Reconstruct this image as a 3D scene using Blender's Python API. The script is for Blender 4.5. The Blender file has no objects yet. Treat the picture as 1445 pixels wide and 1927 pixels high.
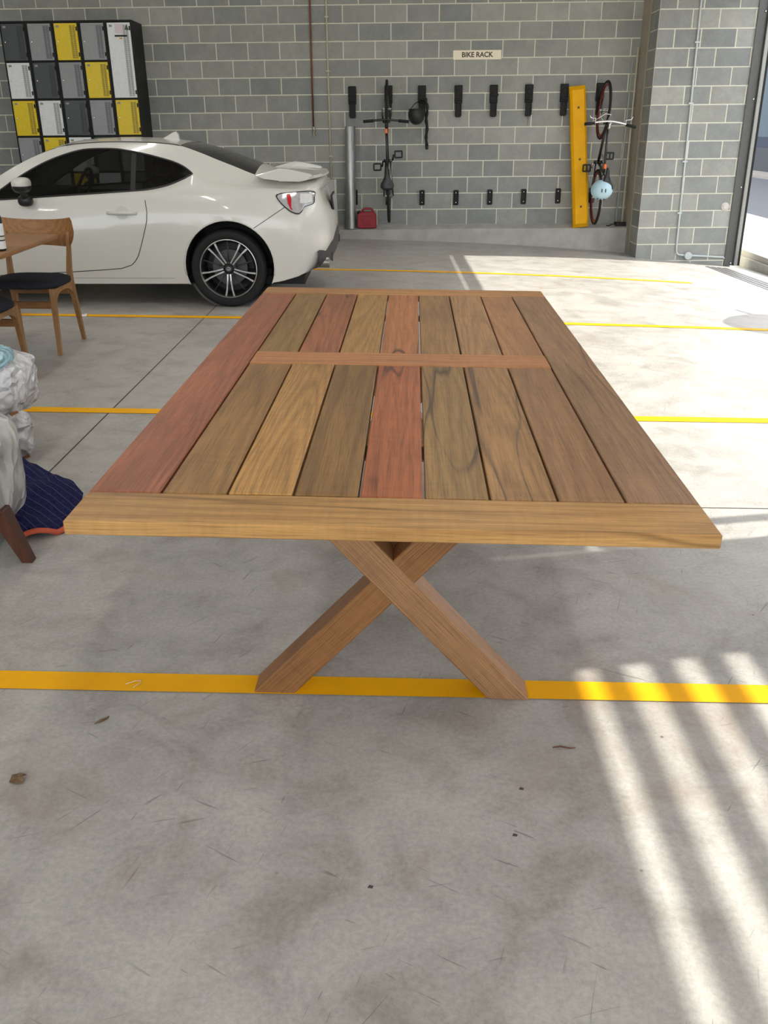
import bpy, bmesh, math, random
from mathutils import Matrix, Vector, Euler
from mathutils.bvhtree import BVHTree
from mathutils.geometry import delaunay_2d_cdt, tessellate_polygon
random.seed(7)
PI = math.pi
scene = bpy.context.scene
COL = scene.collection

# ------------------------------------------------------------------ camera
F_PX, PITCH, ROLL, CAM_H = 1660.0, math.radians(23.953), math.radians(0.6238), 1.4574
cam = bpy.data.cameras.new('camera'); cam_o = bpy.data.objects.new('camera', cam); COL.objects.link(cam_o)
cam.sensor_fit = 'HORIZONTAL'; cam.sensor_width = 36.0; cam.lens = 36.0*F_PX/1445.0
cam.clip_start = 0.05; cam.clip_end = 300
_f = Vector((0, math.cos(PITCH), -math.sin(PITCH))); _r0 = Vector((1, 0, 0)); _u0 = _r0.cross(_f)
_r = math.cos(ROLL)*_r0 + math.sin(ROLL)*_u0; _u = -math.sin(ROLL)*_r0 + math.cos(ROLL)*_u0
cam_o.matrix_world = Matrix(((_r.x, _u.x, -_f.x, 0), (_r.y, _u.y, -_f.y, 0), (_r.z, _u.z, -_f.z, CAM_H), (0, 0, 0, 1)))
scene.camera = cam_o

# ------------------------------------------------------------------ world, sun, exposure
SUN_EL = math.radians(42.0); SUN_SLOPE = 0.21            # sun stands to the right (+X), a little beyond (+Y)
world = bpy.data.worlds.new('world'); scene.world = world; world.use_nodes = True
wn = world.node_tree.nodes; wl = world.node_tree.links; wn.clear()
w_out = wn.new('ShaderNodeOutputWorld'); w_bg = wn.new('ShaderNodeBackground'); w_sky = wn.new('ShaderNodeTexSky')
w_sky.sky_type = 'NISHITA'; w_sky.sun_disc = False; w_sky.sun_elevation = SUN_EL
w_sky.sun_rotation = math.atan2(1.0, SUN_SLOPE); w_sky.air_density = 1.0; w_sky.dust_density = 2.0
w_mix = wn.new('ShaderNodeMix'); w_mix.data_type = 'RGBA'; w_mix.inputs[0].default_value = 0.75
w_mix.inputs[7].default_value = (2.70, 2.62, 2.42, 1)
wl.new(w_sky.outputs[0], w_mix.inputs[6]); wl.new(w_mix.outputs[2], w_bg.inputs[0])
w_bg.inputs[1].default_value = 0.72; wl.new(w_bg.outputs[0], w_out.inputs[0])
sun = bpy.data.lights.new('sun', 'SUN'); sun_o = bpy.data.objects.new('sun', sun); COL.objects.link(sun_o)
sun.energy = 4.4; sun.angle = math.radians(0.42); sun.color = (1.0, 0.95, 0.86)
_sd = Vector((-1.0, -SUN_SLOPE, -math.tan(SUN_EL)*math.hypot(1, SUN_SLOPE))).normalized()
sun_o.rotation_euler = _sd.to_track_quat('-Z', 'Y').to_euler()
vs = scene.view_settings; vs.view_transform = 'Standard'; vs.look = 'None'; vs.gamma = 1.0; vs.use_curve_mapping = False
vs.exposure = 0.78

# ------------------------------------------------------------------ helpers
def srgb(r, g, b, k=1.0):
    def c(v):
        v /= 255.0
        return (v/12.92 if v <= 0.04045 else ((v+0.055)/1.055)**2.4)*k
    return (c(r), c(g), c(b), 1.0)

def new_mat(name):
    m = bpy.data.materials.new(name); m.use_nodes = True
    nt = m.node_tree; b = nt.nodes['Principled BSDF']
    return m, nt, b

_mats = {}
def plain(name, col, rough=0.5, metal=0.0, spec=0.5, noise=0.06, nscale=40.0, coat=0.0, bump=0.0):
    """simple procedural material: base colour broken up by a fine noise"""
    if name in _mats: return _mats[name]
    m, nt, b = new_mat(name); N = nt.nodes; Lk = nt.links
    tc = N.new('ShaderNodeTexCoord'); n = N.new('ShaderNodeTexNoise'); n.inputs['Scale'].default_value = nscale; n.inputs['Detail'].default_value = 4
    Lk.new(tc.outputs['Object'], n.inputs['Vector'])
    mx = N.new('ShaderNodeMix'); mx.data_type = 'RGBA'
    mx.inputs[6].default_value = tuple(c*(1-noise*2) for c in col[:3])+(1,); mx.inputs[7].default_value = tuple(min(1, c*(1+noise*2)) for c in col[:3])+(1,)
    Lk.new(n.outputs['Fac'], mx.inputs[0]); Lk.new(mx.outputs[2], b.inputs['Base Color'])
    b.inputs['Roughness'].default_value = rough; b.inputs['Metallic'].default_value = metal
    b.inputs['Specular IOR Level'].default_value = spec; b.inputs['Coat Weight'].default_value = coat
    b.inputs['Coat Roughness'].default_value = 0.05
    if bump:
        bp = N.new('ShaderNodeBump'); bp.inputs['Strength'].default_value = bump; bp.inputs['Distance'].default_value = 0.01
        Lk.new(n.outputs['Fac'], bp.inputs['Height']); Lk.new(bp.outputs['Normal'], b.inputs['Normal'])
    _mats[name] = m
    return m

def ramp(nt, fac, stops):
    r = nt.nodes.new('ShaderNodeValToRGB'); e = r.color_ramp.elements
    while len(e) < len(stops): e.new(0.5)
    for el, (p, c) in zip(e, stops): el.position = p; el.color = c
    nt.links.new(fac, r.inputs[0]); return r.outputs[0]

def noise(nt, vec, scale, detail=4, rough=0.55, dist=0.0, w=None):
    n = nt.nodes.new('ShaderNodeTexNoise')
    if w is not None:
        n.noise_dimensions = '4D'; nt.links.new(w, n.inputs['W'])
    n.inputs['Scale'].default_value = scale; n.inputs['Detail'].default_value = detail
    n.inputs['Roughness'].default_value = rough; n.inputs['Distortion'].default_value = dist
    nt.links.new(vec, n.inputs['Vector']); return n.outputs['Fac']

def mapping(nt, vec, scale=(1, 1, 1), loc=(0, 0, 0), rot=(0, 0, 0)):
    m = nt.nodes.new('ShaderNodeMapping'); m.inputs['Scale'].default_value = scale; m.inputs['Location'].default_value = loc; m.inputs['Rotation'].default_value = rot
    nt.links.new(vec, m.inputs['Vector']); return m.outputs[0]

def mixc(nt, a, b, fac=1.0, mode='MIX'):
    m = nt.nodes.new('ShaderNodeMix'); m.data_type = 'RGBA'; m.blend_type = mode
    for v, i in ((fac, 0), (a, 6), (b, 7)):
        if hasattr(v, 'is_linked'): nt.links.new(v, m.inputs[i])
        else: m.inputs[i].default_value = v
    return m.outputs[2]

def mth(nt, op, a, b=0.0):
    m = nt.nodes.new('ShaderNodeMath'); m.operation = op
    for v, i in ((a, 0), (b, 1)):
        if hasattr(v, 'is_linked'): nt.links.new(v, m.inputs[i])
        else: m.inputs[i].default_value = v
    return m.outputs[0]

def bump(nt, b, h, strength=0.2, dist=0.01):
    bp = nt.nodes.new('ShaderNodeBump'); bp.inputs['Strength'].default_value = strength; bp.inputs['Distance'].default_value = dist
    nt.links.new(h, bp.inputs['Height']); nt.links.new(bp.outputs['Normal'], b.inputs['Normal'])

def obj_coord(nt):
    return nt.nodes.new('ShaderNodeTexCoord').outputs['Object']

def wood(name, light, dark, axis='Y', seed=0.0, streak=None, streak_amt=0.55, cathedral=0.5, rough=0.42, fine=1.0, scale=1.0, figure=0.6):
    """plank timber: growth-ring bands stretched along the grain, fine pores, optional dark gum streaks"""
    m, nt, b = new_mat(name)
    oc = obj_coord(nt)
    k = {'X': (0.9, 13, 13), 'Y': (13, 0.9, 13), 'Z': (13, 13, 0.9)}[axis]; k = tuple(v*scale for v in k)
    kf = {'X': (7, 260, 260), 'Y': (260, 7, 260), 'Z': (260, 260, 7)}[axis]
    kb = {'X': (1.0, 5, 5), 'Y': (5, 1.0, 5), 'Z': (5, 5, 1.0)}[axis]
    warp = noise(nt, mapping(nt, oc, kb, (seed*3.1, seed*1.7, seed)), 1.0, 3, 0.5)
    rings = noise(nt, mapping(nt, oc, k, (seed*7.3, seed*2.9, seed*5.1)), 0.55, 3, 0.5, 0.5)
    sep = nt.nodes.new('ShaderNodeSeparateXYZ'); nt.links.new(oc, sep.inputs[0])
    ai = {'X': (1, 0), 'Y': (0, 1), 'Z': (0, 2)}[axis]; across, along = sep.outputs[ai[0]], sep.outputs[ai[1]]
    x0 = 0.035*math.sin(seed*5.7)
    ac = mth(nt, 'ADD', mth(nt, 'ADD', across, -x0), mth(nt, 'MULTIPLY', mth(nt, 'SUBTRACT', warp, 0.5), 0.06))
    # flat-sawn arches (parabolas along the board) fading into straight grain
    para = mth(nt, 'MULTIPLY', mth(nt, 'MULTIPLY', ac, ac), 620.0*cathedral)
    v = mth(nt, 'ADD', para, mth(nt, 'MULTIPLY', along, 2.6*cathedral*(1 if math.sin(seed*3.3) > 0 else -1)))
    v = mth(nt, 'ADD', v, mth(nt, 'MULTIPLY', ac, 30.0*(1-cathedral)))
    v = mth(nt, 'ADD', v, mth(nt, 'MULTIPLY', rings, 5.0))
    saw = mth(nt, 'PINGPONG', v, 0.5); saw = mth(nt, 'MULTIPLY', saw, 2.0)
    fib = noise(nt, mapping(nt, oc, kf, (seed, seed, seed)), 1.0, 3, 0.6)
    dark = tuple(0.48*a+0.52*d for a, d in zip(light, dark))
    base = ramp(nt, saw, [(0.0, dark), (0.35, tuple(0.45*a+0.55*d for a, d in zip(light, dark))), (0.8, light), (1.0, light)])
    fibc = ramp(nt, fib, [(0.25, (0.66-0.10*fine,)*3+(1,)), (0.55, (0.98, 0.98, 0.98, 1)), (0.85, (1.0+0.10*fine,)*3+(1,))])
    c = mixc(nt, base, fibc, 1.0, 'MULTIPLY')
    blot = ramp(nt, warp, [(0.28, (0.72, 0.70, 0.67, 1)), (0.5, (0.95, 0.94, 0.93, 1)), (0.72, (1.08, 1.07, 1.05, 1))])
    c = mixc(nt, c, blot, 0.9, 'MULTIPLY')
    kc = {'X': (55, 8, 8), 'Y': (8, 55, 8), 'Z': (8, 8, 55)}[axis]
    curl = noise(nt, mapping(nt, oc, kc, (seed*1.3, seed*4.1, 0)), 1.0, 2, 0.5, 0.4)
    c = mixc(nt, c, ramp(nt, curl, [(0.3, (0.88, 0.88, 0.87, 1)), (0.65, (1.04, 1.04, 1.04, 1))]), figure, 'MULTIPLY')
    if streak:
        st = noise(nt, mapping(nt, oc, tuple(a*0.8 for a in k), (seed*11, seed*4, seed*6)), 0.7, 2, 0.4, 0.35)
        sf = ramp(nt, st, [(0.0, (0, 0, 0, 1)), (0.482, (0, 0, 0, 1)), (0.50, (1, 1, 1, 1)), (0.512, (0, 0, 0, 1)), (1, (0, 0, 0, 1))])
        gate = ramp(nt, noise(nt, mapping(nt, oc, kb, (seed*2, 9, seed)), 1.3, 2), [(0.40, (0, 0, 0, 1)), (0.52, (1, 1, 1, 1))])
        f = mth(nt, 'MULTIPLY', mth(nt, 'MULTIPLY', sf, gate), streak_amt)
        c = mixc(nt, c, streak, f)
    c = mixc(nt, c, (1.13, 1.09, 0.90, 1), 1.0, 'MULTIPLY')
    nt.links.new(c, b.inputs['Base Color'])
    b.inputs['Roughness'].default_value = rough; b.inputs['Specular IOR Level'].default_value = 0.4
    bump(nt, b, fib, 0.12, 0.002)
    return m

def link(o, parent=None):
    COL.objects.link(o)
    if parent is not None: o.parent = parent
    return o

def mesh(name, verts, faces, mat, parent=None, smooth=False, loc=None):
    me = bpy.data.meshes.new(name); me.from_pydata([tuple(v) for v in verts], [], faces); me.update()
    if smooth: me.polygons.foreach_set('use_smooth', [True]*len(me.polygons))
    if mat: me.materials.append(mat)
    o = bpy.data.objects.new(name, me); link(o, parent)
    if loc is not None: o.location = loc
    return o

def from_bm(name, bm, mat, parent=None, smooth=False, loc=None):
    bmesh.ops.recalc_face_normals(bm, faces=bm.faces[:])
    me = bpy.data.meshes.new(name); bm.to_mesh(me); bm.free()
    if smooth: me.polygons.foreach_set('use_smooth', [True]*len(me.polygons))
    if mat: me.materials.append(mat)
    o = bpy.data.objects.new(name, me); link(o, parent)
    if loc is not None: o.location = loc
    return o

def clone(o, parent=None, loc=None):
    c = o.copy(); COL.objects.link(c); c.parent = parent
    if loc is not None: c.location = loc
    return c

def copy_tree(o, parent=None):
    c = o.copy(); COL.objects.link(c); c.parent = parent
    for ch in list(o.children):
        if ch.type != 'LIGHT': copy_tree(ch, c)
    return c

def bm_box(bm, x0, x1, y0, y1, z0, z1, M=None, bev=0.0, seg=1):
    vs_ = [bm.verts.new(v) for v in ((x0, y0, z0), (x1, y0, z0), (x1, y1, z0), (x0, y1, z0), (x0, y0, z1), (x1, y0, z1), (x1, y1, z1), (x0, y1, z1))]
    fs = [bm.faces.new([vs_[i] for i in f]) for f in ((3, 2, 1, 0), (4, 5, 6, 7), (0, 1, 5, 4), (1, 2, 6, 5), (2, 3, 7, 6), (3, 0, 4, 7))]
    geom = vs_
    if bev > 0:
        es = set(e for f in fs for e in f.edges)
        r = bmesh.ops.bevel(bm, geom=list(es), offset=bev, segments=seg, affect='EDGES', profile=0.5)
        geom = list(set(v for f in r['faces'] for v in f.verts) | set(v for v in vs_ if v.is_valid))
    if M is not None: bmesh.ops.transform(bm, matrix=M, verts=geom)
    return geom

def box(name, x0, x1, y0, y1, z0, z1, mat, parent=None, bev=0.0, seg=1, M=None, smooth=False):
    """box whose object origin sits at its centre"""
    cx, cy, cz = (x0+x1)/2, (y0+y1)/2, (z0+z1)/2
    bm = bmesh.new(); bm_box(bm, x0-cx, x1-cx, y0-cy, y1-cy, z0-cz, z1-cz, None, bev, seg)
    o = from_bm(name, bm, mat, parent, smooth)
    T = Matrix.Translation((cx, cy, cz))
    o.matrix_basis = (M @ T) if M is not None else T
    return o

def prism(name, poly, h0, h1, mat, parent=None, plane='XZ', bev=0.0):
    """polygon extruded: plane XZ -> along Y, XY -> along Z, YZ -> along X"""
    def P(a, b, h): return {'XZ': (a, h, b), 'XY': (a, b, h), 'YZ': (h, a, b)}[plane]
    bm = bmesh.new(); a = [bm.verts.new(P(p[0], p[1], h0)) for p in poly]; b = [bm.verts.new(P(p[0], p[1], h1)) for p in poly]
    n = len(poly); bm.faces.new(a); bm.faces.new(b[::-1])
    for i in range(n): bm.faces.new((a[i], b[i], b[(i+1) % n], a[(i+1) % n]))
    if bev > 0: bmesh.ops.bevel(bm, geom=bm.edges[:], offset=bev, segments=1, affect='EDGES')
    return from_bm(name, bm, mat, parent)

def bm_tube(bm, pts, r, n=8, closed=False, cap=True):
    pts = [Vector(p) for p in pts]; N = len(pts); rs = r if isinstance(r, (list, tuple)) else [r]*N
    rings = []; prev = None
    for i, p in enumerate(pts):
        if closed: t = pts[(i+1) % N]-pts[i-1]
        else: t = pts[min(i+1, N-1)]-pts[max(i-1, 0)]
        t.normalize()
        if prev is None:
            a = Vector((0, 0, 1)) if abs(t.z) < 0.9 else Vector((1, 0, 0)); u = t.cross(a).normalized()
        else:
            u = (prev - t*prev.dot(t))
            if u.length < 1e-6: u = t.orthogonal()
            u.normalize()
        prev = u; v = t.cross(u)
        rings.append([bm.verts.new(p + (u*math.cos(2*PI*k/n)+v*math.sin(2*PI*k/n))*rs[i]) for k in range(n)])
    m = N if closed else N-1
    for i in range(m):
        a, b = rings[i], rings[(i+1) % N]
        for k in range(n): bm.faces.new((a[k], a[(k+1) % n], b[(k+1) % n], b[k]))
    if cap and not closed:
        bm.faces.new(rings[0][::-1]); bm.faces.new(rings[-1])

def tube(name, pts, r, mat, parent=None, n=8, closed=False):
    bm = bmesh.new(); bm_tube(bm, pts, r, n, closed); return from_bm(name, bm, mat, parent, True)

def bm_lathe(bm, prof, n=24, axis='Z', M=None, close=False, cap=True):
    """prof: list of (radius, height)"""
    rings = []
    for r, h in prof:
        ring = []
        for k in range(n):
            c, s = r*math.cos(2*PI*k/n), r*math.sin(2*PI*k/n)
            p = {'Z': (c, s, h), 'Y': (c, h, s), 'X': (h, c, s)}[axis]
            p = Vector(p)
            ring.append(bm.verts.new(M @ p if M is not None else p))
        rings.append(ring)
    L = len(rings); m = L if close else L-1
    for i in range(m):
        a, b = rings[i], rings[(i+1) % L]
        for k in range(n):
            bm.faces.new((a[k], a[(k+1) % n], b[(k+1) % n], b[k]))
    if not close and cap:
        if prof[0][0] > 1e-5: bm.faces.new(rings[0][::-1])
        if prof[-1][0] > 1e-5: bm.faces.new(rings[-1])

def lathe(name, prof, mat, parent=None, n=24, axis='Z', close=False, smooth=True, M=None, cap=True):
    bm = bmesh.new(); bm_lathe(bm, prof, n, axis, M, close, cap)
    bmesh.ops.remove_doubles(bm, verts=bm.verts[:], dist=1e-6)
    o = from_bm(name, bm, mat, parent, smooth); 
    if smooth: sharp(o, 40)
    return o

def sharp(o, deg=35):
    """smooth shading with edges sharper than deg kept crisp"""
    me = o.data; me.polygons.foreach_set('use_smooth', [True]*len(me.polygons))
    bm = bmesh.new(); bm.from_mesh(me); lim = math.radians(deg)
    for e in bm.edges:
        if len(e.link_faces) == 2 and e.calc_face_angle(0) > lim: e.smooth = False
    bm.to_mesh(me); bm.free(); return o

def empty(name, loc=(0, 0, 0), rz=0.0, M=None):
    o = bpy.data.objects.new(name, None); COL.objects.link(o); o.empty_display_size = 0.1
    if M is not None: o.matrix_world = M
    else: o.location = loc; o.rotation_euler = (0, 0, rz)
    return o

def tag(o, label=None, cat=None, group=None, kind=None):
    if label: o['label'] = label
    if cat: o['category'] = cat
    if group: o['group'] = group
    if kind: o['kind'] = kind
    return o

def text_mesh(name, s, size, mat, parent, M, thick=0.001, align='CENTER', bold=0.0):
    cu = bpy.data.curves.new(name, 'FONT'); cu.body = s; cu.size = size; cu.align_x = align; cu.align_y = 'CENTER'; cu.extrude = thick; cu.offset = bold
    t = bpy.data.objects.new(name, cu); COL.objects.link(t)
    bpy.context.view_layer.update()
    me = bpy.data.meshes.new_from_object(t.evaluated_get(bpy.context.evaluated_depsgraph_get()))
    bpy.data.objects.remove(t); me.materials.clear(); me.materials.append(mat)
    o = bpy.data.objects.new(name, me); link(o, parent); o.matrix_basis = M; return o

def smooth01(a, b, x):
    t = min(1, max(0, (x-a)/(b-a))); return t*t*(3-2*t)

def fz(x, y):
    """the slab is level near the camera and falls away gently towards the far right door"""
    sb = min(1.6, max(0.0, (y-4.5)/5.1))
    return -sb*0.0062*max(0.0, x+0.6)**2

# frame of the block wall (its courses run slightly out of level with the falling slab)
W_O = Vector((-0.5349, 12.4473, 0.1529))
W_R = Matrix.Rotation(math.radians(-0.5199), 4, 'Z') @ Matrix.Rotation(math.radians(-0.9792), 4, 'X') @ Matrix.Rotation(math.radians(-1.102), 4, 'Y')
WM = Matrix.Translation(W_O) @ W_R
def wp(u, y, v): return WM @ Vector((u, y, v))
def WT(u, y, v): return WM @ Matrix.Translation((0.99*u+0.005, y, 0.9917*v-0.0444))   # survey figures -> wall frame

# ------------------------------------------------------------------ materials of the setting
def mat_floor():
    m, nt, b = new_mat('concrete_floor'); oc = obj_coord(nt)
    big = noise(nt, oc, 0.7, 5, 0.6, 0.4); mid = noise(nt, mapping(nt, oc, (1, 1, 1), (5, 3, 0)), 4.5, 9, 0.68, 0.5); fine = noise(nt, oc, 75, 6, 0.75)
    c = ramp(nt, big, [(0.25, (0.385, 0.375, 0.350, 1)), (0.5, (0.445, 0.433, 0.405, 1)), (0.78, (0.505, 0.495, 0.465, 1))])
    c = mixc(nt, c, ramp(nt, mid, [(0.32, (0.70, 0.675, 0.655, 1)), (0.52, (0.98, 0.98, 0.98, 1)), (0.70, (1.13, 1.13, 1.12, 1))]), 0.95, 'MULTIPLY')
    c = mixc(nt, c, ramp(nt, fine, [(0.32, (0.78, 0.78, 0.78, 1)), (0.6, (1.05, 1.05, 1.05, 1))]), 0.9, 'MULTIPLY')
    # rusty brown stains
    st = noise(nt, mapping(nt, oc, (1, 1, 1), (11, 7, 0)), 2.1, 6, 0.7, 0.8)
    c = mixc(nt, c, (0.34, 0.27, 0.22, 1), mth(nt, 'MULTIPLY', ramp(nt, st, [(0.55, (0, 0, 0, 1)), (0.70, (1, 1, 1, 1))]), 0.55))
    # scuffs and scratches
    for ang, sd, amt in ((0.5, 3.0, 0.6), (-0.9, 9.0, 0.5), (1.9, 17.0, 0.5), (-0.25, 25.0, 0.45)):
        s = noise(nt, mapping(nt, mapping(nt, oc, (1, 1, 1), (0, 0, 0), (0, 0, ang)), (5.5, 90, 1), (sd, sd*2, 0)), 1.0, 2, 0.5, 0.5)
        g = noise(nt, mapping(nt, oc, (1, 1, 1), (sd*3, 0, 0)), 1.6, 2)
        f = mth(nt, 'MULTIPLY', ramp(nt, s, [(0.70, (0, 0, 0, 1)), (0.74, (1, 1, 1, 1))]), ramp(nt, g, [(0.45, (0, 0, 0, 1)), (0.55, (1, 1, 1, 1))]))
        c = mixc(nt, c, (0.12, 0.115, 0.105, 1), mth(nt, 'MULTIPLY', f, amt))
    # small dark specks
    vo = nt.nodes.new('ShaderNodeTexVoronoi'); vo.inputs['Scale'].default_value = 9.0; nt.links.new(oc, vo.inputs['Vector'])
    sp = ramp(nt, vo.outputs['Distance'], [(0.0, (1, 1, 1, 1)), (0.035, (1, 1, 1, 1)), (0.05, (0, 0, 0, 1))])
    sp = mth(nt, 'MULTIPLY', sp, ramp(nt, noise(nt, oc, 3.0, 2), [(0.5, (0, 0, 0, 1)), (0.6, (1, 1, 1, 1))]))
    c = mixc(nt, c, (0.07, 0.065, 0.06, 1), mth(nt, 'MULTIPLY', sp, 0.75))
    nt.links.new(c, b.inputs['Base Color'])
    r = ramp(nt, mid, [(0.2, (0.36,)*3+(1,)), (0.8, (0.56,)*3+(1,))]); nt.links.new(r, b.inputs['Roughness'])
    b.inputs['Specular IOR Level'].default_value = 0.45
    bump(nt, b, fine, 0.08, 0.003); return m

def mat_block():
    m, nt, b = new_mat('concrete_block'); oc = obj_coord(nt)
    oi = nt.nodes.new('ShaderNodeObjectInfo'); w = mth(nt, 'MULTIPLY', oi.outputs['Random'], 80.0)
    big = noise(nt, oc, 7, 4, 0.6, 0.3, w); fine = noise(nt, oc, 130, 3, 0.75, 0, w)
    c = ramp(nt, oi.outputs['Random'], [(0.0, (0.285, 0.300, 0.298, 1)), (0.45, (0.335, 0.345, 0.330, 1)), (0.75, (0.365, 0.370, 0.345, 1)), (1.0, (0.42, 0.425, 0.40, 1))])
    c = mixc(nt, c, ramp(nt, big, [(0.3, (0.86, 0.86, 0.87, 1)), (0.7, (1.10, 1.10, 1.08, 1))]), 0.9, 'MULTIPLY')
    c = mixc(nt, c, ramp(nt, fine, [(0.3, (0.72, 0.72, 0.72, 1)), (0.65, (1.08, 1.08, 1.08, 1))]), 0.7, 'MULTIPLY')
    nt.links.new(c, b.inputs['Base Color']); b.inputs['Roughness'].default_value = 0.9; b.inputs['Specular IOR Level'].default_value = 0.2
    bump(nt, b, fine, 0.35, 0.004); return m

M_FLOOR = mat_floor(); M_BLOCK = mat_block()
M_MORTAR = plain('mortar', (0.78, 0.77, 0.66, 1), 0.95, spec=0.1, noise=0.10, nscale=60, bump=0.3)
M_CONC = plain('cast_concrete', (0.44, 0.43, 0.40, 1), 0.85, spec=0.2, noise=0.16, nscale=7, bump=0.15)
M_CONCB = plain('column_concrete', (0.40, 0.365, 0.30, 1), 0.85, spec=0.2, noise=0.08, nscale=5)
M_CEIL = plain('ceiling_paint', (0.62, 0.61, 0.58, 1), 0.9, noise=0.03, nscale=3)
M_WALLP = plain('wall_paint', (0.50, 0.495, 0.47, 1), 0.9, noise=0.04, nscale=3)
M_STEEL = plain('painted_steel_grey', (0.10, 0.10, 0.098, 1), 0.4, 0.3, noise=0.08, nscale=20)
M_YELLOW = plain('line_paint', (0.97, 0.45, 0.0, 1), 0.6, spec=0.2, noise=0.06, nscale=14)
M_BLACKP = plain('black_plastic', (0.012, 0.012, 0.013, 1), 0.45, spec=0.3, noise=0.1)
M_RUBBER = plain('tyre_rubber', (0.016, 0.016, 0.017, 1), 0.75, spec=0.3, noise=0.15, nscale=80)
M_CHROME = plain('polished_metal', (0.62, 0.62, 0.63, 1), 0.18, 1.0, noise=0.03)

# ------------------------------------------------------------------ floor
def build_floor():
    xs = [-9+0.3*i for i in range(46)]+[4.62]; ys = [-6+0.3*i for i in range(62)]+[12.62]
    V = [(x, y, fz(x, y)) for y in ys for x in xs]; n = len(xs)
    Fc = [(j*n+i, j*n+i+1, (j+1)*n+i+1, (j+1)*n+i) for j in range(len(ys)-1) for i in range(n-1)]
    o = mesh('floor', V, Fc, M_FLOOR, smooth=True); tag(o, 'sealed grey concrete floor slab with scuffs and stains', kind='structure')
    M_JOINT = plain('joint_dark', (0.06, 0.058, 0.052, 1), 0.9)
    def strip(name, pts, w, mat, parent, h, n=40, th=None):
        """a thin band laid along the slab, following its fall"""
        (xa, ya), (xb, yb) = pts; d = Vector((xb-xa, yb-ya)).normalized(); nx, ny = -d.y*w/2, d.x*w/2
        V, Fc = [], []
        for i in range(n+1):
            t = i/n; x, y = xa+(xb-xa)*t, ya+(yb-ya)*t
            V += [(x-nx, y-ny, fz(x-nx, y-ny)+h), (x+nx, y+ny, fz(x+nx, y+ny)+h)]
            if i: k = 2*i; Fc.append((k-2, k, k+1, k-1))
        return mesh(name, V, Fc, mat, parent)
    strip('saw_cut_joint', ((-1.515, 2.9), (-1.415, 9.4)), 0.007, M_JOINT, o, 0.0012)
    strip('saw_cut_joint', ((-9.0, 3.40), (4.6, 3.345)), 0.006, M_JOINT, o, 0.0012)
    t = math.tan(math.radians(-0.82))
    ends = [(-8.5, 4.2), (-8.5, 3.9), (-8.5, 3.9), (-8.5, 3.235)]
    lab = ['wide yellow floor line nearest the camera, under the table legs', 'yellow floor line crossing under the middle of the wooden table',
           'yellow floor line running just in front of the white car', 'farthest yellow floor line, passing under the white car towards the bike wall']
    for (Y, (xa, xb), l) in zip((2.0666, 4.5722, 7.0657, 9.5961), ends, lab):
        s = strip('parking_line', ((xa, Y+t*xa), (xb, Y+t*xb)), 0.086, M_YELLOW, None, 0.0025, 60)
        tag(s, l, 'floor line', 'yellow parking bay lines on the floor')
    return o
build_floor()

# ------------------------------------------------------------------ block wall at the back
def block_mesh(name, w, h, d=0.04):
    bm = bmesh.new(); bm_box(bm, -w/2, w/2, -d, 0.0, -h/2, h/2)
    me = bpy.data.meshes.new(name); bmesh.ops.recalc_face_normals(bm, faces=bm.faces[:]); bm.to_mesh(me); bm.free(); me.materials.append(M_BLOCK); return me

def build_wall_back():
    U0, U1, VT = -7.6, 3.72, 4.3
    bm = bmesh.new(); bm_box(bm, U0, U1, 0.0, 0.25, -0.6, VT)
    wall = from_bm('wall_back', bm, M_MORTAR); wall.matrix_world = WM
    tag(wall, 'grey concrete block wall with pale mortar joints behind the bikes', kind='structure')
    full = block_mesh('block_full', 0.387, 0.187); cache = {}
    rest = bmesh.new()
    for k in range(0, 21):
        u = -7.6 + (0.0 if k % 2 else -0.2)
        # perpends on even rows sit at even multiples of 0.2 m counted from u=0 when k is even
        off = 0.0 if k % 2 == 0 else 0.2
        i = math.floor((U0-off)/0.4)
        while True:
            a, b = off+0.4*i, off+0.4*(i+1); i += 1
            if a >= U1-0.03: break
            a2, b2 = max(a, U0), min(b, U1)
            if b2-a2 < 0.03: continue
            w = b2-a2-0.013; cu = (a2+b2)/2; cv = 0.2*(k+0.5); dy = random.uniform(-0.0015, 0.0015)
            seen = k <= 13 and (b2 > -2.62 or (k >= 11 and b2 > -4.7)) 
            if seen:
                if abs(w-0.387) < 1e-3: me = full
                else:
                    key = round(w, 3)
                    if key not in cache: cache[key] = block_mesh('block_cut', w, 0.187)
                    me = cache[key]
                o = bpy.data.objects.new('block', me); link(o, wall); o.location = (cu, 0.035+dy, cv)
            else:
                bm_box(rest, cu-w/2, cu+w/2, -0.005+dy, 0.035, cv-0.0935, cv+0.0935)
    o = from_bm('upper_blocks', rest, M_BLOCK, wall); tag(o, kind='stuff')
    # concrete upstand along the foot of the wall
    led = prism('wall_ledge', [(0.01, -0.75), (0.01, 0.003), (-0.008, 0.003), (-0.19, -0.038), (-0.20, -0.047), (-0.20, -0.75)], U0, 3.718, M_CONC, None, 'YZ'); led.matrix_world = WM; tag(led, 'low cast concrete upstand along the foot of the block wall', kind='structure')
build_wall_back()

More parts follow.
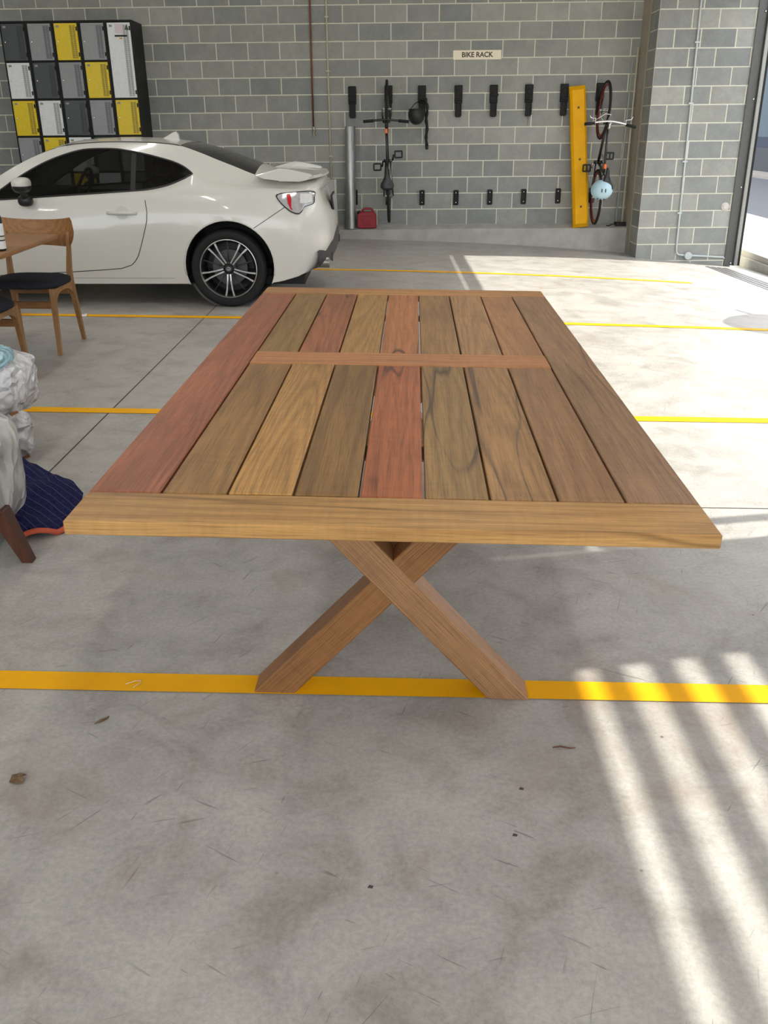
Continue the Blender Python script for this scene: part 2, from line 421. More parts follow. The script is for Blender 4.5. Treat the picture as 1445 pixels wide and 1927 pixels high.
# ------------------------------------------------------------------ block pier beside the door (right)
def build_pier():
    UL, UR, DP, CH = 3.722, 4.945, 0.74, 0.2018
    bm = bmesh.new(); bm_box(bm, UL+0.004, UR-0.004, -DP+0.004, 0.25, -0.9, 4.3)
    pier = from_bm('wall_right_pier', bm, M_MORTAR); pier.matrix_world = WM; tag(pier, 'block pier between the bike wall and the open door', kind='structure')
    rows = range(-3, 20); cache = {}
    for k in rows:
        v0 = 0.005+CH*k; odd = (k % 2 == 0)
        # the courses alternate between two bonds
        br = [UL, 4.112, 4.427, 4.843, UR] if not odd else [UL, 3.922, 4.232, 4.645, UR]
        for a, b in zip(br[:-1], br[1:]):
            w = b-a-0.015; key = round(w, 3)
            if key not in cache: cache[key] = block_mesh('pier_block', w, CH-0.014)
            o = bpy.data.objects.new('block', cache[key]); link(o, pier); o.location = ((a+b)/2, -DP+0.04+random.uniform(-.0015, .0015), v0+CH/2)
        # return face, turned towards the bikes
        br = [(-DP, -DP+0.37)] if odd else [(-DP, -DP+0.18), (-DP+0.18, -DP+0.37)]
        for a, b in br:
            w = b-a-0.015; key = ('r', round(w, 3))
            if key not in cache:
                bm = bmesh.new(); bm_box(bm, 0, 0.04, -w/2, w/2, -(CH-0.014)/2, (CH-0.014)/2)
                me = bpy.data.meshes.new('pier_return_block'); bmesh.ops.recalc_face_normals(bm, faces=bm.faces[:]); bm.to_mesh(me); bm.free(); me.materials.append(M_BLOCK); cache[key] = me
            o = bpy.data.objects.new('block', cache[key]); link(o, pier); o.location = (UL-0.001+random.uniform(-.001, .001), (a+b)/2, v0+CH/2)
    col = box('concrete_column', UL-0.012, UL+0.1, -0.365, 0.0, -0.7, 4.3, M_CONCB, pier)
    bm = bmesh.new(); bm_box(bm, UL-0.016, UL+0.1, -0.372, -0.366, -0.7, 4.3)
    from_bm('sealant_joint', bm, plain('sealant', (0.33, 0.30, 0.22, 1), 0.8), pier)
build_pier()

# ------------------------------------------------------------------ right wall with two door bays, ceiling, left wall
XD = 4.38
def build_shell():
    LT = 3.19
    def st(name, *a, mat=M_WALLP, label=None):
        o = box(name, *a, mat); tag(o, label, kind='structure'); return o
    st('wall_right_column', XD, XD+0.30, 3.02, 3.70, -0.3, 4.75, label='painted column between the two door bays')
    st('wall_right_lintel', XD, XD+0.30, 3.70, 12.2, LT+0.75, 4.75, label='wall above the wide open door bay')
    st('wall_right_near_lintel', XD, XD+0.30, -6.0, 3.02, 3.95, 4.75, label='wall above the slatted gate bay')
    st('wall_left', -9.25, -9.0, -6.0, 12.9, -0.1, 4.75, label='plain painted wall far to the left')
    st('ceiling', -9.25, XD+0.30, -6.0, 12.9, 4.75, 4.95, mat=M_CEIL, label='pale concrete ceiling slab')
    st('light_stop_wall', -9.25, XD+0.30, -6.25, -6.0, -0.1, 1.2, label='unseen low wall behind the camera, added to hold back low light')  # added out of view to keep low light from reaching under the car
    # roller shutter curtain just showing under the lintel: three horizontal laths with slots between
    sh = empty('roller_shutter', (XD+0.01, 7.7, LT))
    tag(sh, 'rolled up grey steel door shutter hanging over the open door bay', 'shutter')
    for (a, b) in ((0.0, 0.104), (0.157, 0.325), (0.345, 0.55), (0.552, 0.748)):
        box('lath', -0.02, 0.02, -3.99, 4.0, a, b, M_STEEL, sh)
    # guide rails of the shutter
    for y0, n in ((3.86, 'near'), ):
        g = empty('door_guide', (XD+0.10, y0, fz(XD, y0)-0.01)); tag(g, 'thin upright steel door guide at the near end of the open bay', 'door guide')
        box('rail', -0.03, 0.03, 0.0, 0.055, 0, 3.7, M_STEEL, g)
    # slatted gate closing the near bay
    gt = empty('slatted_gate', (XD+0.02, -1.5, 0.0)); tag(gt, 'grey steel gate of horizontal slats closing the near door bay', 'gate')
    z = 3.86
    box('head_rail', -0.03, 0.03, -4.5, 4.515, 3.555, 3.94, M_STEEL, gt); z = 3.555
    while z > 0.15:
        box('slat', -0.012, 0.012, -4.5, 4.515, z-0.146, z-0.088, M_STEEL, gt); z -= 0.146
    for y in (-4.5, -1.5, 1.0): box('post', 0.015, 0.055, y-0.04, y+0.04, 0.0, 3.555, M_STEEL, gt)
build_shell()

# linear LED battens under the ceiling
def build_lamps():
    M_LED = bpy.data.materials.new('lamp_diffuser'); M_LED.use_nodes = True; nt = M_LED.node_tree; b = nt.nodes['Principled BSDF']
    tc = obj_coord(nt); nt.links.new(ramp(nt, noise(nt, tc, 30, 2), [(0.0, (0.95, 0.94, 0.9, 1)), (1.0, (1, 0.99, 0.95, 1))]), b.inputs['Emission Color']); b.inputs['Emission Strength'].default_value = 6.0
    M_BODY = plain('lamp_body', (0.7, 0.7, 0.7, 1), 0.5); proto = None
    rows = {-6.2: 'far left', -2.6: 'left', 1.0: 'right'}; depth = {0.2: 'nearest', 4.2: 'middle', 8.2: 'farthest'}
    for x, rn in rows.items():
        for y, dn in depth.items():
            if proto is None:
                proto = empty('ceiling_lamp', (x, y, 4.70)); r = proto
                box('housing', -0.05, 0.05, -0.75, 0.75, 0.0, 0.05, M_BODY, r, 0.005); box('diffuser', -0.04, 0.04, -0.73, 0.73, -0.02, 0.0, M_LED, r, 0.005)
            else:
                r = copy_tree(proto); r.location = (x, y, 4.70)
            tag(r, 'long white ceiling lamp, %s of the %s row' % (dn, rn), 'ceiling lamp', 'linear ceiling lamps')
            l = bpy.data.lights.new('lamp_light', 'AREA'); l.shape = 'RECTANGLE'; l.size = 0.12; l.size_y = 1.46; l.energy = 9.0; l.color = (1.0, 0.97, 0.91)
            lo = bpy.data.objects.new('lamp_light', l); COL.objects.link(lo); lo.parent = r; lo.location = (0, 0, -0.03)
build_lamps()

# steel jamb angle on the pier, with bolt heads
def build_jamb():
    j = empty('door_jamb', M=WT(4.985, -0.74, -0.42)); tag(j, 'tall dark grey steel door jamb fixed to the block pier with dome bolts', 'door jamb')
    box('flange', -0.085, 0.02, -0.022, -0.006, 0.0, 4.4, M_STEEL, j)
    box('return_plate', 0.02, 0.028, -0.06, -0.006, 0.0, 4.4, M_STEEL, j)
    box('guide_channel', 0.028, 0.075, -0.045, -0.006, 0.0, 4.4, plain('galvanised_guide', (0.33, 0.33, 0.31, 1), 0.4, 0.6), j)
    box('rubber_seal', 0.075, 0.10, -0.05, -0.006, 0.0, 4.4, M_BLACKP, j)
    for z in (0.03, 0.94, 1.93, 2.85, 3.4):
        b = lathe('bolt', [(0.0, -0.016), (0.009, -0.013), (0.014, -0.004), (0.014, 0.0)], M_CHROME, j, 10, 'Y'); b.location = (-0.005, -0.022, z)
build_jamb()

# ------------------------------------------------------------------ outside
def build_outside():
    A = plain('apron_concrete', (0.40, 0.39, 0.36, 1), 0.9, noise=0.05, nscale=4)
    R = plain('asphalt', (0.10, 0.105, 0.115, 1), 0.9, noise=0.12, nscale=50)
    Pk = plain('footpath', (0.30, 0.27, 0.25, 1), 0.9, noise=0.08, nscale=8)
    def g(name, x0, x1, z0, z1, m, label):
        o = box(name, x0, x1, -14, 60, z0, z1, m); tag(o, label, kind='structure'); return o
    g('ground_threshold', 4.62, 4.66, -0.6, -0.118, M_CONC, 'narrow strip of slab at the door line')
    g('pavement_apron', 4.66, 5.55, -0.6, -0.045, A, 'sunlit concrete apron outside the door')
    g('pavement_kerb', 5.55, 5.68, -0.6, -0.042, plain('kerb_sandstone', (0.42, 0.32, 0.22, 1), 0.9), 'tan kerb strip along the apron')
    g('pavement_path', 5.68, 6.7, -0.6, -0.06, Pk, 'pinkish footpath beyond the apron')
    g('road', 6.7, 13.0, -0.6, -0.27, R, 'asphalt road outside')
    g('pavement_far', 13.0, 14.2, -0.6, -0.18, Pk, 'far footpath across the road')
    # building across the street: dark plinth, band and rendered wall
    b = empty('street_building', (14.2, 30, -0.18)); tag(b, 'long blue-grey rendered building across the road with dark base', 'building')
    box('plinth', 0.0, 0.4, -40, 40, 0.0, 0.82, plain('plinth_dark', (0.05, 0.055, 0.065, 1), 0.8), b)
    box('painted_band', 0.02, 0.4, -40, 40, 0.82, 1.20, plain('band_navy', (0.012, 0.022, 0.05, 1), 0.7), b)
    box('wall_panel', 0.04, 0.4, -40, 40, 1.20, 6.2, plain('render_bluegrey', (0.085, 0.115, 0.14, 1), 0.9), b)
    box('coping', -0.02, 0.45, -40, 40, 6.2, 6.35, M_CONC, b)
    # trench drain along the door line
    d = empty('trench_drain', (4.10, 7.4, 0)); tag(d, 'long steel slotted drain grate set in the floor at the door line', 'drain')
    G = plain('grate_steel', (0.22, 0.22, 0.22, 1), 0.5, 0.7)
    for i in range(4):
        V, Fc = [], []
        for k in range(31):
            y = 3.9+(11.35-3.9)*k/30; x = 3.98+0.075*i
            for dx, dz in ((0, 0.004), (0.045, 0.004), (0.045, -0.02), (0, -0.02)): V.append((x+dx-4.10, y-7.4, fz(x, y)+dz))
            if k:
                q = 4*(k-1)
                for s in range(4): Fc.append((q+s, q+(s+1) % 4, q+4+(s+1) % 4, q+4+s))
        mesh('grate_bar', V, Fc, G, d)
build_outside()

# ------------------------------------------------------------------ the timber table
def build_table():
    W, Lg, H, TH = 1.2548, 2.5986, 0.75, 0.030
    t = empty('timber_table', (0.0456, 2.8168, 0.0), math.radians(-1.5122))
    tag(t, 'large reddish and tan plank table on crossed legs in the middle of the floor', 'table')
    def wm(i, l, d, axis, seed, streak=None, amt=0.55, cath=0.5, **k):
        return wood('plank_timber_%02d' % i, srgb(*l), srgb(*d), axis, seed, srgb(*streak) if streak else None, amt, cath, **k)
    top = empty('tabletop'); top.parent = t
    def board(name, x0, x1, y0, y1, m, dz=0.0, th=TH):
        return box(name, x0, x1, y0, y1, H-th, H+dz, m, top, 0.0025)
    g = 0.0028
    hw, hl = W/2, Lg/2
    E0, E1, M0, M1 = -1.150, 1.150, -0.083, 0.069
    m_end = wm(1, (190, 148, 98), (148, 108, 66), 'X', 3.0, (96, 66, 40), 0.6, 0.25)
    m_end2 = wm(2, (186, 138, 94), (150, 106, 68), 'X', 8.0, None, 0, 0.2)
    m_mid = wm(3, (188, 132, 94), (160, 108, 74), 'X', 5.5, None, 0, 0.15)
    board('end_board', -hw, hw, -hl, E0-g, m_end); board('end_board', -hw, hw, E1+g, hl, m_end2)
    xs = [-0.477, -0.340, -0.203, -0.067, 0.067, 0.202, 0.341, 0.479]
    board('side_board', -hw, xs[0]-g, E0+g/2, E1-g/2, wm(4, (166, 104, 80), (128, 76, 58), 'Y', 21.0, None, 0, 0.45))
    board('side_board', xs[7]+g, hw, E0+g/2, E1-g/2, wm(5, (156, 122, 98), (122, 94, 74), 'Y', 33.0, (66, 48, 44), 0.6, 0.35))
    board('middle_rail', xs[0]+g/2, xs[7]-g/2, M0, M1, m_mid, 0.0015)
    near = [((160, 122, 80), (116, 86, 54), None), ((190, 146, 94), (138, 102, 62), None), ((150, 116, 76), (104, 78, 48), None),
            ((172, 104, 72), (138, 76, 52), (56, 34, 28)), ((156, 124, 84), (116, 90, 58), (58, 46, 40)), ((170, 130, 90), (124, 94, 64), (60, 46, 40)),
            ((156, 118, 88), (124, 92, 68), None)]
    far = [((154, 122, 78), (118, 90, 54), None), ((164, 106, 76), (126, 76, 54), (60, 38, 30)), ((172, 134, 86), (136, 104, 64), None),
           ((184, 122, 84), (146, 92, 62), (44, 34, 30)), ((162, 126, 88), (130, 98, 66), None), ((174, 134, 98), (126, 98, 74), None), ((176, 128, 94), (148, 106, 76), None)]
    for row, (ya, yb, cols) in enumerate(((E0+g, M0-g, near), (M1+g, E1-g, far))):
        for i, (l, d, st) in enumerate(cols):
            m = wm(10+row*10+i, l, d, 'Y', 2.37*(i+1)+40*row, st, 0.85, (0.35, 0.9, 0.2, 0.15, 0.3, 0.75, 0.25)[i] if row == 0 else (0.3, 0.25, 0.6, 0.2, 0.45, 0.8, 0.7)[i])
            board('plank', xs[i]+g, xs[i+1]-g, ya, yb, m, random.uniform(-0.0008, 0.0008))
    # battens under the top carry the planks
    m_leg = wm(40, (168, 128, 98), (134, 98, 72), 'Y', 61.0, None, 0, 0.3)
    M_SH = wm(41, (120, 84, 60), (96, 66, 48), 'X', 77.0)
    for y in (-0.8, 0.016, 0.8): box('batten', -0.46, 0.46, y-0.045, y+0.045, H-TH-0.006, H-TH, M_SH, top)
    # crossed legs: two pairs, half-lapped, standing on bevel-cut feet
    zt = H-TH-0.006; b0, b1 = 0.268, 0.382
    def leg(sgn, y0, y1, m):
        n = 8; prof = []
        pts = [(-sgn*b1, zt), (-sgn*b0, zt), (sgn*b1, 0.0), (sgn*b0, 0.0)]
        a = [(-sgn*b1, zt), (-sgn*b0, zt), (sgn*b1, 0.0), (sgn*b0, 0.0)]
        # leg built along its own axis so that the grain follows it
        top_c = Vector((-sgn*(b0+b1)/2, 0, zt)); bot_c = Vector((sgn*(b0+b1)/2, 0, 0)); c = (top_c+bot_c)/2
        d = (top_c-bot_c).normalized(); q = Vector((0, 1, 0)).rotation_difference(d).to_matrix().to_4x4()
        M = Matrix.Translation(c) @ q; Mi = M.inverted()
        bm = bmesh.new(); ra = [bm.verts.new(Mi @ Vector((x, y0, z))) for x, z in pts]; rb = [bm.verts.new(Mi @ Vector((x, y1, z))) for x, z in pts]
        bm.faces.new(ra); bm.faces.new(rb[::-1])
        for i in range(4): bm.faces.new((ra[i], rb[i], rb[(i+1) % 4], ra[(i+1) % 4]))
        bmesh.ops.bevel(bm, geom=bm.edges[:], offset=0.003, segments=1, affect='EDGES')
        o = from_bm('leg', bm, m, t); o.matrix_basis = M; return o
    m_leg2 = wm(42, (152, 108, 72), (114, 76, 48), 'Y', 15.0, None, 0, 0.35)
    for y in (-0.795, 0.705):
        leg(1, y, y+0.09, m_leg); leg(-1, y+0.0015, y+0.0885, m_leg2)
    box('stretcher', -0.045, 0.045, -0.70, 0.70, 0.415, 0.49, M_SH, t, 0.003)
build_table()

# ------------------------------------------------------------------ lockers
def build_lockers():
    M_FR = plain('locker_frame_black', (0.007, 0.007, 0.008, 1), 0.45, spec=0.25, noise=0.1)
    CO = {'g': plain('locker_grey', srgb(150, 152, 158), 0.35), 'y': plain('locker_yellow', srgb(235, 205, 20), 0.35), 'w': plain('locker_white', srgb(232, 236, 240), 0.35),
          'd': plain('locker_charcoal', srgb(66, 74, 78), 0.35)}
    M_SLOT = plain('locker_slot', (0.03, 0.03, 0.03, 1), 0.6); M_PLATE = plain('number_plate', srgb(150, 148, 140), 0.4)
    cw, dh, depth, top = 0.3205, 0.420, 0.48, 2.44
    cols = ['dwygdw', 'gdwygd', 'ygdwyg', 'gygdwy', 'WWygdw']
    labs = ['leftmost locker column, cut by the picture edge, charcoal and white doors', 'locker column topped by a grey door with charcoal and white below',
            'locker column topped by a yellow door, third from the right end', 'locker column topped by a grey door with a yellow door below',
            'end locker column with one tall white door above a yellow door']
    u_right = -2.535
    slot_me = None
    for ci, (c, l) in enumerate(zip(cols, labs)):
        u1 = u_right-(4-ci)*cw/0.99; u0 = u1-cw/0.99
        r = empty('locker', M=WT((u0+u1)/2, -depth, top-6*dh-0.02)); tag(r, l, 'locker', 'bank of coloured lockers')
        H = 6*dh+0.02; w = cw/2-0.0015
        carc = box('carcass', -w, w, 0.012, depth-0.02, 0.16, H, M_FR, r); box('plinth', -w, w, 0.012, depth-0.22, 0, 0.16, M_FR, r)
        box('cornice', -w, w, -0.004, depth-0.02, H, H+0.018, M_FR, r)
        for sx in (-1, 1): box('stile', (w-0.016)*sx if sx > 0 else -w, w if sx > 0 else -w+0.016, -0.004, 0.012, 0, H, M_FR, r)
        row = 0
        while row < 6:
            tall = c[row] == 'W'; n = 2 if tall else 1
            z1 = H-row*dh-0.012; z0 = H-(row+n)*dh+0.012
            d = box('door', -w+0.019, w-0.022, -0.012, 0.010, z0, z1, CO['w' if tall else c[row]], r, 0.003)
            if row < 4:
                dx0, dx1, hz = -w+0.019, w-0.022, (z1-z0)/2
                # two columns of louvre slots
                bm = bmesh.new(); k = z0+0.02-(z0+z1)/2
                while k < hz-0.02:
                    for sx in (0.062, 0.098): bm_box(bm, sx-0.0145, sx+0.0145, -0.0135, -0.0105, k, k+0.0042)
                    k += 0.0105
                s = from_bm('louvre', bm, M_SLOT, d)
                p = box('number_plate', -0.115, -0.078, -0.0125, -0.0105, hz-0.045, hz-0.022, M_PLATE, d)
                kb = lathe('lock', [(0.0, -0.022), (0.008, -0.020), (0.009, -0.011)], M_CHROME, d, 10, 'Y'); kb.location = (-0.108, 0, 0.0)
                for zz in (hz-0.06, -hz+0.06): box('hinge', 0.1245, 0.138, -0.018, 0.0, zz-0.022, zz+0.022, M_FR, d)
                if tall:
                    box('paper_notice', -0.045, 0.055, -0.0135, -0.0108, hz-0.115, hz-0.012, plain('paper_pink', srgb(226, 214, 222), 0.8, noise=0.02), d)
                    box('black_strip', -0.055, 0.095, -0.0165, -0.0105, hz-0.150, hz-0.132, M_BLACKP, d)
                    prism('green_sticker', [(0.072, hz-0.075), (0.122, hz-0.078), (0.097, hz-0.018)], -0.0145, -0.0108, plain('sticker_green', srgb(40, 84, 48), 0.5), d)
                    box('orange_tag', 0.0, 0.034, -0.014, -0.0108, hz-0.176, hz-0.160, plain('tag_orange', srgb(222, 170, 60), 0.5), d)
            row += n
    # small red boxes and papers lying on top of the lockers
    for k, (u, w, c) in enumerate(((-2.80, 0.09, srgb(150, 30, 40)), (-3.62, 0.05, srgb(190, 130, 120)))):
        b = box('small_box', -w/2, w/2, 0, 0.07, 0, 0.022, plain('box_red%d' % k, c, 0.6), None, 0.002); b.matrix_world = WT(u, -0.44, top+0.024) @ b.matrix_basis
        tag(b, 'small dark red packet on top of the end locker' if k == 0 else 'faded pink packet on top of the grey locker column', 'packet')
build_lockers()

# ------------------------------------------------------------------ things on the bike wall
def hook_parts(r, variant):
    M_H = plain('rack_plastic', (0.012, 0.012, 0.013, 1), 0.55, spec=0.25, noise=0.1, nscale=15)
    box('back_plate', -0.050, 0.050, -0.045, 0.0, 0.15, 0.36, M_H, r, 0.006)
    prism('tyre_tray', [(-0.036, 0.0), (-0.030, -0.010), (0.030, -0.010), (0.036, 0.0), (0.036, 0.16), (-0.036, 0.16)], -0.04, 0.0, M_H, r, 'XZ', 0.003)
    bm = bmesh.new()
    for sx in (-1, 1): bm_box(bm, sx*0.036-0.005, sx*0.036+0.005, -0.052, -0.036, 0.005, 0.15)
    from_bm('tray_rim', bm, M_H, r)
    hk = lathe('hook_ring', [(0.020, -0.055), (0.034, -0.055), (0.036, -0.046), (0.018, -0.046)], M_H, r, 20, 'Y'); hk.location = (0.006, 0, 0.275)
    box('latch', -0.034, 0.056 if variant else 0.046, -0.066, -0.040, 0.182+0.05*variant, 0.206+0.05*variant, M_H, r, 0.003)
    box('brand_panel', -0.03, 0.03, -0.052, -0.04, 0.158, 0.178, M_H, r, 0.002)

def build_racks():
    hooks = [(0.098, 1.387), (0.566, 1.392), (0.997, 1.388), (1.466, 1.386), (1.919, 1.386), (2.371, 1.388), (2.822, 1.390), (3.28, 1.395)]
    what = ['bike hook plate above the steel bollard', 'bike hook holding the black bicycle', 'bike hook with the black helmet hanging on it', 'empty black bike hook under the bike rack sign',
            'empty bike hook with a side latch, second right of the helmet', 'empty bike hook with a strap tail, right of the sign', 'bike hook beside the top of the yellow bar', 'bike hook holding the red wheeled bicycle']
    for i, ((u, v), l) in enumerate(zip(hooks, what)):
        r = empty('bike_hook', M=WT(u, -0.006, v)); hook_parts(r, 1 if i == 4 else 0); tag(r, l, 'bike hook', 'upper row of bike hooks')
        if i == 5: tube('strap_tail', [(0.0, -0.03, 0.02), (0.004, -0.035, -0.06), (0.001, -0.03, -0.12)], 0.002, M_BLACKP, r, 6)
    plates = [(0.108, 0.31), (0.555, 0.305), (1.008, 0.299), (1.462, 0.295), (1.916, 0.298), (2.368, 0.301), (2.828, 0.306), (3.28, 0.31)]
    where = ['wheel plate peeking out behind the steel bollard', 'wheel plate behind the lower wheel of the black bicycle', 'wheel plate low on the wall straight below the black helmet', 'second clear wheel plate from the black bicycle',
             'third clear wheel plate from the black bicycle', 'fourth clear wheel plate, two before the yellow bar', 'wheel plate next to the yellow bar', 'wheel plate behind the red wheeled bicycle']
    for (u, v), l in zip(plates, where):
        r = empty('wheel_plate', M=WT(u, -0.006, v)); M_H = _mats['rack_plastic']
        box('pad', -0.034, 0.034, -0.018, 0.0, 0.0, 0.19, M_H, r, 0.010, 2)
        bm = bmesh.new()
        for sx in (-1, 1): bm_box(bm, sx*0.030-0.004, sx*0.030+0.004, -0.028, -0.012, 0.012, 0.178)
        from_bm('edge_rib', bm, M_H, r)
        for z in (0.035, 0.155):
            s = lathe('screw', [(0.0, -0.0215), (0.005, -0.021), (0.006, -0.018)], M_CHROME, r, 8, 'Y'); s.location = (0, 0, z)
        tag(r, l, 'wheel plate', 'lower row of wheel plates')
    # the sign
    s = empty('bike_rack_sign', M=WT(1.694, -0.006, 2.0415)); tag(s, 'long cream sign reading BIKE RACK on the block wall', 'sign')
    box('board', -0.302, 0.302, -0.006, 0.0, 0.0, 0.106, plain('sign_cream', srgb(246, 236, 214), 0.5, noise=0.01), s, 0.001)
    text_mesh('lettering', 'BIKE RACK', 0.080, plain('sign_ink', srgb(70, 60, 52), 0.6), s, Matrix.Translation((0.0, -0.0065, 0.053)) @ Matrix.Rotation(PI/2, 4, 'X'), 0.0006, bold=0.0022)
build_racks()

# ------------------------------------------------------------------ bicycles
def build_bike(M, frame_c, rim_c, bar_c, steer, label, saddle_helmet, reflect, tyre=0.017, R=0.335, barw=0.55, silver=False, sweep=0.02):
    """local frame: x across the bike, y up the bike (towards its saddle side), z along it (front wheel at +z)"""
    b = empty('bicycle', M=M); tag(b, label, 'bicycle', 'bicycles hung on the block wall')
    MF = plain('bike_frame_%s' % label[:6], frame_c, 0.3, coat=0.3); MR = plain('bike_rim_%s' % label[:6], rim_c, 0.35, 0.3)
    MS = plain('bike_steel', (0.45, 0.45, 0.45, 1), 0.3, 1.0); MB = plain('bike_bar_%s' % label[:6], bar_c, 0.25, 0.9 if silver else 0.0)
    WB = 1.02
    rear = Vector((0, R, R)); front = Vector((0, R, R+WB)); bbk = Vector((0, R-0.06, R+0.42))
    seat_top = Vector((0, R+0.42, R+0.28)); head_t = Vector((0, R+0.40, R+WB-0.20)); head_b = Vector((0, R+0.27, R+WB-0.155))
    steer_ax = (head_t-head_b).normalized()
    SM = Matrix.Translation(head_b) @ Matrix.Rotation(steer, 4, steer_ax) @ Matrix.Translation(-head_b)
    def wheel(c, Mx, nm):
        w = empty(nm); w.parent = b
        T = (Mx @ Matrix.Translation(c)) if Mx is not None else Matrix.Translation(c)
        n = 40
        def ring(name, r0, r, m, k=8):
            bm = bmesh.new(); bm_tube(bm, [(0, r0*math.cos(2*PI*i/n), r0*math.sin(2*PI*i/n)) for i in range(n)], r, k, True); bmesh.ops.transform(bm, matrix=T, verts=bm.verts[:])
            return from_bm(name, bm, m, w, True)
        ring('tyre', R-tyre, tyre, M_RUBBER); 
        bm = bmesh.new(); bm_lathe(bm, [(R-2*tyre, -0.011), (R-2*tyre+0.004, 0), (R-2*tyre, 0.011), (R-2*tyre-0.028, 0.009), (R-2*tyre-0.032, 0), (R-2*tyre-0.028, -0.009)], 40, 'X', T, True)
        from_bm('rim', bm, MR, w, True)
        bm = bmesh.new()
        for i in range(28):
            a = 2*PI*i/28; a2 = a+(0.5 if i % 2 else -0.5); sx = 0.03 if (i//2) % 2 else -0.03
            bm_tube(bm, [T @ Vector((sx, 0.02*math.cos(a2), 0.02*math.sin(a2))), T @ Vector((0, (R-2*tyre-0.03)*math.cos(a), (R-2*tyre-0.03)*math.sin(a)))], 0.0011, 4)
        tag(from_bm('spokes', bm, MS, w), kind='stuff')
        bm = bmesh.new(); bm_lathe(bm, [(0.006, -0.062), (0.010, -0.055), (0.022, -0.034), (0.014, -0.03), (0.014, 0.03), (0.022, 0.034), (0.010, 0.055), (0.006, 0.062)], 14, 'X', T)
        from_bm('hub', bm, MS, w, True)
    wheel(rear, None, 'rear_wheel'); wheel(front, SM, 'front_wheel')
    tube('down_tube', [head_b, bbk], 0.017, MF, b); tube('top_tube', [head_t-steer_ax*0.03, seat_top-Vector((0, 0.06, 0))], 0.014, MF, b)
    tube('seat_tube', [bbk, seat_top], 0.015, MF, b); tube('head_tube', [head_b, head_t], 0.019, MF, b)
    for sx in (-1, 1):
        tube('chain_stay', [bbk+Vector((sx*0.03, 0, -0.02)), rear+Vector((sx*0.062, 0, 0))], 0.009, MF, b, 6)
        tube('seat_stay', [seat_top+Vector((sx*0.012, -0.06, 0)), rear+Vector((sx*0.060, 0.01, 0))], 0.007, MF, b, 6)
        tube('fork_blade', [SM @ (head_b+Vector((sx*0.035, -0.01, 0.005))), SM @ (head_b*0.4+front*0.6+Vector((sx*0.055, 0, 0))), SM @ (front+Vector((sx*0.054, 0, 0)))], [0.013, 0.011, 0.008], MF if not silver else MB, b, 8)
    tube('fork_crown', [SM @ (head_b+Vector((-0.04, -0.01, 0.004))), SM @ (head_b+Vector((0.04, -0.01, 0.004)))], 0.014, MF, b)
    # stem and handlebar
    clampp = head_t+steer_ax*0.05+Vector((0, 0.01, 0.075))
    tube('stem', [SM @ head_t, SM @ (head_t+steer_ax*0.05), SM @ clampp], 0.016, MB, b)
    hb = barw/2; bl = []
    for i in range(13):
        x = -hb+barw*i/12; bl.append(SM @ (clampp+Vector((x, 0.012+0.018*(1-abs(x)/hb), -sweep*(abs(x)/hb)**1.5+0.01))))
    hbo = tube('handlebar', bl, 0.0125, MB, b)
    for s, i in ((-1, 0), (1, 12)):
        e = bl[i]; d = (bl[6]-e).normalized(); tube('grip', [e, e+d*0.125], 0.0175, M_RUBBER, hbo)
        if silver:
            lp = e+d*0.13
            tube('brake_lever', [lp, lp+Vector((0, 0.0, 0.05)), lp+Vector((s*0.06, 0.02, 0.055)), lp+Vector((s*0.075, 0.03, 0.085))], 0.006, MB, hbo, 6)
    if silver: tube('brake_cable', [bl[2]+Vector((0.01, 0, 0.02)), clampp+Vector((-0.07, 0.05, 0.09)), clampp+Vector((0.0, 0.03, 0.08)), SM @ (head_b+Vector((0, 0, 0.02)))], 0.004, plain('white_cable', (0.75, 0.75, 0.74, 1), 0.4), hbo, 6)
    # seat post, saddle
    sp = seat_top+(seat_top-bbk).normalized()*0.16
    tube('seat_post', [seat_top, sp], 0.0125, MS if silver else MF, b)
    V, Fc = [], []
    prof = [(-0.125, 0.012), (-0.09, 0.020), (-0.03, 0.026), (0.03, 0.052), (0.075, 0.080), (0.115, 0.083), (0.145, 0.052)]
    for zz, hw in prof:
        for k in range(9):
            a = PI*k/8; V.append((hw*math.cos(a), sp.y+0.008+0.030*math.sin(a)**0.7+(0.012 if zz > 0.08 else 0), sp.z-zz+0.01))
    for i in range(len(prof)-1):
        for k in range(8): q = i*9+k; Fc.append((q, q+1, q+10, q+9))
    Fc.append(tuple(range(8, -1, -1))); Fc.append(tuple((len(prof)-1)*9+k for k in range(9)))
    for i in range(len(prof)-1): q = i*9; Fc.append((q, q+9, q+17, q+8))
    mesh('saddle', V, Fc, plain('saddle_black', (0.02, 0.02, 0.024, 1), 0.35, noise=0.1), b, True)
    # cranks, chainring and pedals
    bm = bmesh.new(); bm_lathe(bm, [(0.075, 0.040), (0.098, 0.041), (0.098, 0.044), (0.075, 0.045)], 28, 'X', Matrix.Translation(bbk), True); from_bm('chainring', bm, MS, b)
    tube('bottom_bracket', [bbk-Vector((0.055, 0, 0)), bbk+Vector((0.055, 0, 0))], 0.02, MF, b)
    ca = 0.35
    for s in (-1, 1):
        tip = bbk+Vector((s*0.075, s*0.165*math.sin(ca)*0.2, s*0.09*0.8)); base = bbk+Vector((s*0.062, 0, 0))
        cr = tube('crank', [base, tip], 0.010, MS if silver else M_BLACKP, b)
        pc = tip+Vector((s*0.062, 0, 0)); bm = bmesh.new()
        for dz in (-0.038, 0.038): bm_box(bm, pc.x-0.045, pc.x+0.045, pc.y-0.011, pc.y+0.011, pc.z+dz-0.010, pc.z+dz+0.010)
        for dx in (-0.045, 0.0 if silver else 0.045, 0.045): bm_box(bm, pc.x+dx-0.009, pc.x+dx+0.009, pc.y-0.011, pc.y+0.011, pc.z-0.04, pc.z+0.04)
        from_bm('pedal', bm, M_BLACKP, b)
